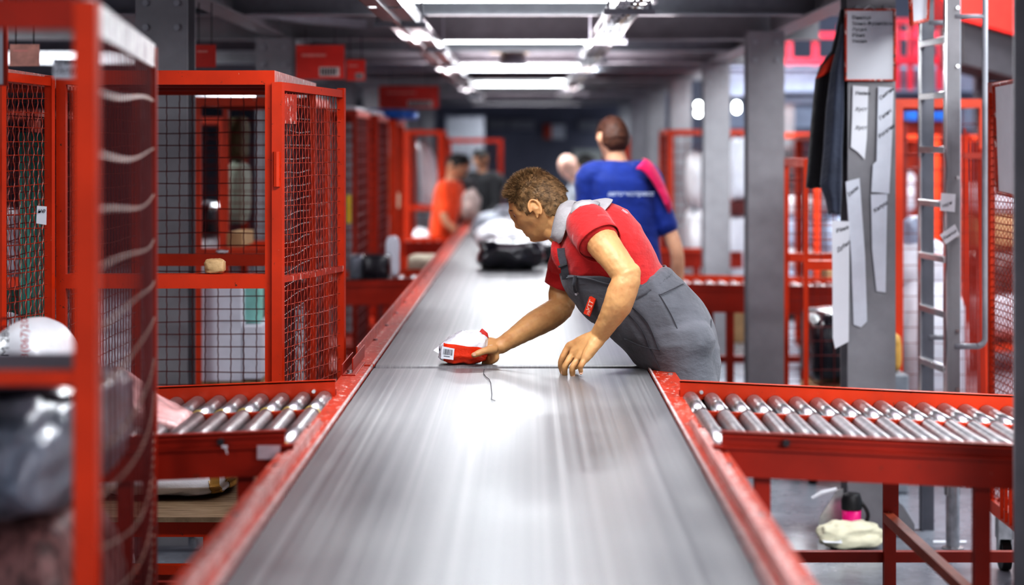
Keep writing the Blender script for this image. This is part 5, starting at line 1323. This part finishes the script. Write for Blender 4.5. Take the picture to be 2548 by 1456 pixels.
    seam('seam', [(5.3,84,.013),(6.2,82,.013),(7.3,70,.014)])
    seam('pocket_edge', [(5.6,112,.013),(6.4,104,.013),(7.3,98,.014),(7.9,106,.015),(7.7,135,.014),(7.35,158,.013)])
    seam('pocket_edge', [(5.65,112,.013),(5.75,130,.013),(5.9,160,.013)])
    seam('pocket_edge', [(6.3,40,.013),(6.9,58,.015),(7.25,72,.014)])
    seam('bib_hem', [(2.55,30,.016),(2.75,48,.016),(3.3,66,.016),(4.2,84,.016),(4.7,104,.016)], .003, OV)
    # cargo pocket flap on the thigh
    m = MB(); rows = []
    for i in range(7): 
        a = P(1652+5*i, 862+9.5*i, 6.285).lerp(P(1658+6*i, 868+9*i, 6.29), .5); b = P(1700+2.5*i, 842+9.5*i, 6.275); rows.append([a.lerp(b, k/5)+V(0,-.006*math.sin(PI*k/5),0) for k in range(6)])
    # shoulder strap with buckle, bib loop and patch
    m = MB(); s_ = catmull([on(.55,44,.022), on(1.0,42,.020), on(1.6,38,.020), on(2.2,33,.020), on(2.6,30,.018)], 6)
    for a, b in zip(s_, s_[1:]): m.bar(a, b, .024, .004, up=(0,-1,0))
    st = part('strap', m, OVD, tro)
    m = MB(); a, b = on(1.55,38,.026), on(1.75,37,.026); m.bar(a, b, .030, .006, up=(0,-1,0)); part('buckle', m, BLACKP, st, bevel=.002)
    m = MB(); m.tube(catmull([on(2.7,50,.018), on(3.1,46,.028), on(3.5,40,.022), on(3.62,40,.018)], 5), .006, 8); part('pen_loop', m, OVD, tro, smooth=True)
    m = MB(); m.tube([on(3.75,38,.014), on(3.75,38,.022)], .005, 10); part('bib_button', m, CHROME, tro)
    a = on(3.62,14,.013)
    c4 = [P(1451,778,6.40), P(1466,786,6.385), P(1481,742,6.372), P(1467,733,6.390)]
    c4 = [q+V(-.0,-.03,0) for q in c4]
    m = MB(); m.add(c4+[q+V(.003,.012,-.002) for q in c4], [(0,1,2,3),(7,6,5,4),(0,4,5,1),(1,5,6,2),(2,6,7,3),(3,7,4,0)]); pt = part('logo_patch', m, simple('patch_red', (.72,.06,.02), .6), tro)
    X_ = (c4[2]-c4[1]).normalized(); Y_ = (c4[0]-c4[1]).normalized()
    tm = text_mb('ХІТ', .022, c4[1]+X_*.014+Y_*.004-V(0,.0015,0), X_, Y_, bold=.0004); part('patch_lettering', tm, simple('patch_letter', (.8,.6,.5), .5), pt)
    tm = text_mb('УК', .013, c4[1]+X_*.002+Y_*.004-V(0,.0015,0), X_, Y_, bold=.0002); part('patch_lettering', tm, MATS['patch_letter'], pt)
    # shoes
    for x, y in ((.735,6.34),(.66,6.68)):
        m = MB(); rings = []
        for dx, h, w in ((.07,.055,.03),(.06,.08,.038),(.02,.10,.042),(-.04,.095,.042),(-.09,.07,.045),(-.15,.055,.047),(-.20,.045,.038),(-.215,.03,.02)):
            rings.append([(x+dx, y+w*math.cos(2*PI*j/16), max(0.0, h/2+h/2*math.sin(2*PI*j/16))) for j in range(16)])
        m.loft(rings); part('shoe', m, BLACKP, W, smooth=True)
    return W
worker()

# ============ background people
def person(label, x, Y, zhead, fwd, top, topname, skin, haircol, style='short', bottoms=None, hands=None, lean=0, build=1.0, hfwd=None, seed=1, sleeve='short', vox=.009, rear=None, group=None, up=.0, slean=0):
    """standing figure: x,Y ground point, zhead = crown height, fwd = facing (x,y)"""
    W = thing('person', label, 'person', (x, Y, 0), group)
    H = zhead; f = Vector((fwd[0], fwd[1], 0)).normalized(); l = Vector((-f.y, f.x, 0))
    B = Vector((x, Y, 0)); ln = lambda z: (f*lean+l*slean)*max(0, z-.45*H)
    def at(z, side=0, fo=0): zz_ = (z+up*sst(.6,.83,z)*(z < .9)); return B + Vector((0,0,zz_*H)) + l*side + f*fo + ln(zz_*H)
    hc = at(.932, 0, .02); M = headM(hc, hfwd or (f.x, f.y, -.05), s=.97)
    sh = head_shells(M, 48, 40)
    sh.append(limb([at(.90), at(.865), at(.83)], [.054,.052,.062]))
    hands = hands or [(.25, .02, .44), (-.25, .02, .44)]
    arms = []
    for s, h in zip((1,-1), hands):
        S = at(.80, s*.165*build); Hd = B + l*h[0] + f*h[1] + Vector((0,0,h[2]*H)) + ln(h[2]*H); mid = (S+Hd)/2; d = Hd-S; L = max(.05, (.56*H/1.75)**2-(d.length)**2)**.5*.45
        out = (l*s*.5 - f*.6 - Vector((0,0,.5))).normalized(); E = mid+out*L; arms.append((S,E,Hd))
        sh.append(limb([S, S.lerp(E,.5), E, E.lerp(Hd,.45), E.lerp(Hd,.88)], [.050,.046,.038,.037,.026], 14))
        dd = (Hd-E).normalized(); wr_ = E.lerp(Hd,.88); sd = dd.cross(f); sd = sd.normalized() if sd.length > .1 else l
        sh.append(limb([wr_, Hd+dd*.02], [.027,.034], 12))
        for k in range(4):
            o = f*(.022*(1.5-k)); sh.append(limb([Hd+dd*.03+o, Hd+dd*.065+o*1.1+f*.004, Hd+dd*.095+o*1.1+f*.016], [.011,.0098,.008], 8, 3))
        sh.append(limb([Hd+f*.028-dd*.02, Hd+f*.050+dd*.025, Hd+f*.05+dd*.05], [.013,.011,.009], 8, 3))
    fuse('body', sh, .0065, skin, W, smooth=2)
    eyes(W, M)
    if haircol: hair(W, M, haircol, style, nst=1500, length=.010, seed=seed, thick=.008)
    # top garment
    rg = []
    for z, w, d, fo in ((.845,.075,.06,0),(.825,.135,.085,-.005),(.79,.190,.115,-.005),(.72,.188,.125,0),(.64,.170,.118,.005),(.56,.168,.115,.005),(.50,.175,.12,0),(.475,.176,.12,0)):
        c = at(z, 0, fo); rg.append([c + l*w*build*math.copysign(abs(math.cos(2*PI*j/28))**.85, math.cos(2*PI*j/28)) + f*d*math.copysign(abs(math.sin(2*PI*j/28))**.9, math.sin(2*PI*j/28)) for j in range(28)])
    m = MB(); m.loft(rg); shl = [m]
    for S, E, Hd in arms:
        if sleeve == 'short': shl.append(limb([at(.80), S, S.lerp(E,.35), S.lerp(E,.68)], [.085,.072,.063,.060], 16))
        else: shl.append(limb([at(.80), S, S.lerp(E,.5), E, E.lerp(Hd,.45), E.lerp(Hd,.85)], [.085,.072,.060,.052,.048,.040], 16))
    g = fuse(topname, shl, vox, top, W, smooth=5, disp=lambda p: .006*noise.noise(Vector((p.x*9, p.y*9, p.z*6))))
    bt = bottoms or clothmat('dark_trousers', (.04,.045,.06))
    shl = []; m = MB(); rg = []
    for z, w, d in ((.50,.160,.112),(.46,.172,.118),(.42,.17,.115)):
        c = at(z); rg.append([c + l*w*build*math.cos(2*PI*j/24) + f*d*math.sin(2*PI*j/24) for j in range(24)])
    m.loft(rg); shl.append(m)
    for s in (1,-1): shl.append(limb([at(.45, s*.08), at(.36, s*.095), at(.26, s*.10, .01), at(.12, s*.105), at(.045, s*.11)], [.088,.085,.064,.056,.050], 16))
    fuse('trousers', shl, .011, bt, W, smooth=4)
    for s in (1,-1):
        m = MB(); rings = []; c = B+l*s*.11
        for dx, h, w in ((-.07,.055,.03),(-.06,.08,.038),(-.02,.10,.042),(.04,.095,.042),(.09,.07,.045),(.15,.055,.047),(.20,.045,.038),(.215,.03,.02)):
            rings.append([c+f*dx+l*w*math.cos(2*PI*j/14)+Vector((0,0,max(0, h/2+h/2*math.sin(2*PI*j/14)))) for j in range(14)])
        m.loft(rings); part('shoe', m, BLACKP, W, smooth=True)
    return W, M, g, (B, f, l, H)
HB = simple('dark_brown_hair', (.085,.032,.018), .6, var=.3, vscale=40)
HK = simple('black_hair', (.015,.013,.013), .6, var=.3, vscale=40)
BT = clothmat('royal_blue_tee', (.004,.032,.25), .75)
W2, M2, g2, fr_ = person('person seen from behind in a royal blue shirt with dark brown hair', XX(1525,10.2)+.13, 10.2, ZZ(287,10.2), (-.18,1), BT, 'blue_shirt', SK2, HB, hfwd=(-.38,.93,-.12), seed=11, hands=[(.20,.20,.52),(-.22,.02,.47)], build=.92, vox=.008, up=.028, slean=.15)
B_, f_, l_, H_ = fr_
MG = clothmat('magenta_cloth', (.75,.006,.13), .6)
m = MB(); rows = []
for i in range(9):
    t = i/8; c = B_+l_*(.15*.41*H_-.105-.105*t-.15*.12*t*t*H_)+Vector((0,0,H_*(.858-.125*t*t))); rows.append([c-f_*.132+l_*.035*(1-t)+Vector((0,0,-.012)), c-f_*.085-l_*.022+Vector((0,0,.030)), c+f_*.03-l_*.034+Vector((0,0,.034))])
m.grid(rows); part('magenta_shoulder_panel', m, MG, g2, smooth=True, solid=.012)
m = text_mb('автоэкспресс', .036, B_+l_*(.10+.15*.34*H_)-f_*.138+Vector((0,0,H_*.775)), -l_, Vector((0,0,1)), .2, .0006); part('back_print', m, simple('pale_print', (.55,.6,.7), .6), g2)
person('bald headed person in pale grey top leaning over the far belt', XX(1408,17.45)+.34, 17.45, ZZ(384,17.45), (-.97,-.25), clothmat('pale_grey_top', (.42,.46,.52)), 'grey_top', skinmat('pale_skin', (.80,.55,.45)), None, seed=12, lean=.40, hfwd=(-.55,-.5,-.75), hands=[(.15,.40,.58),(-.15,.40,.58)], sleeve='long')
person('person with black hair in dark blue grey jacket beside the bald headed person', XX(1455,18.3)+.23, 18.3, ZZ(386,18.3), (-.95,-.3), clothmat('slate_jacket', (.10,.13,.18)), 'slate_jacket', skinmat('tan_skin', (.50,.27,.17)), HK, seed=13, lean=.26, hfwd=(-.7,-.3,-.6), hands=[(.15,.35,.6),(-.15,.35,.6)], sleeve='long')
person('person in an orange red vest standing left of the far belt', -.82, 18.8, ZZ(384,19.0), (.8,-.3), clothmat('orange_red_vest', (.85,.09,.015)), 'red_vest', skinmat('tan_skin', (.50,.27,.17)), HK, seed=14, lean=.18, hfwd=(.6,-.4,-.6), hands=[(.1,.35,.55),(-.15,.3,.5)])
person('person in a black hooded jacket near the far end of the belt', XX(1205,22.1), 22.1, ZZ(372,21.9), (-.5,-.7), clothmat('black_hoodie', (.015,.015,.018)), 'black_jacket', skinmat('tan_skin', (.50,.27,.17)), HK, seed=15, lean=.05, hfwd=(-.5,-.5,-.4), hands=[(.2,.3,.52),(-.2,.3,.52)], sleeve='long', build=1.25)
person('person in dark clothes between the orange vest and the black jacket', -.80, 20.9, ZZ(386,20.9), (.6,-.5), clothmat('charcoal_coat', (.05,.045,.05)), 'charcoal_coat', skinmat('tan_skin', (.50,.27,.17)), HK, seed=16, lean=.2, hfwd=(.3,-.7,-.4), hands=[(.2,.25,.52),(-.2,.25,.52)], sleeve='long')
tp('sack', blob((XX(1172,18.2), 18.25, ZZ(512,18.2)), (.17,.2,.30), 81, .8, .1, 5, 18), simple('speckled_white_sack', (.36,.28,.26), .5, var=.4, vscale=12), 'pale speckled sack held beside the person in the orange vest', 'sack', smooth=True)
# ------------------------------------------------------------------ camera
cam = bpy.data.cameras.new('camera'); co = bpy.data.objects.new('camera', cam); COL.objects.link(co)
co.location = (0, 0, ZC); co.rotation_euler = (PI/2, 0, 0)
cam.sensor_width = 36; cam.sensor_fit = 'HORIZONTAL'; cam.lens = 36*F/2548
cam.shift_x = -(CX-1274)/2548; cam.shift_y = (CY-728)/2548
cam.clip_start = .1; cam.clip_end = 200
cam.dof.use_dof = True; cam.dof.focus_distance = 6.4; cam.dof.aperture_fstop = 1.8
SC.camera = co
SC.cycles.use_denoising = True
SC.cycles.max_bounces = 6; SC.cycles.diffuse_bounces = 3; SC.cycles.glossy_bounces = 4
SC.cycles.sample_clamp_indirect = 6
SC.view_settings.view_transform = 'Standard'
SC.view_settings.look = 'High Contrast'
SC.view_settings.exposure = -.05
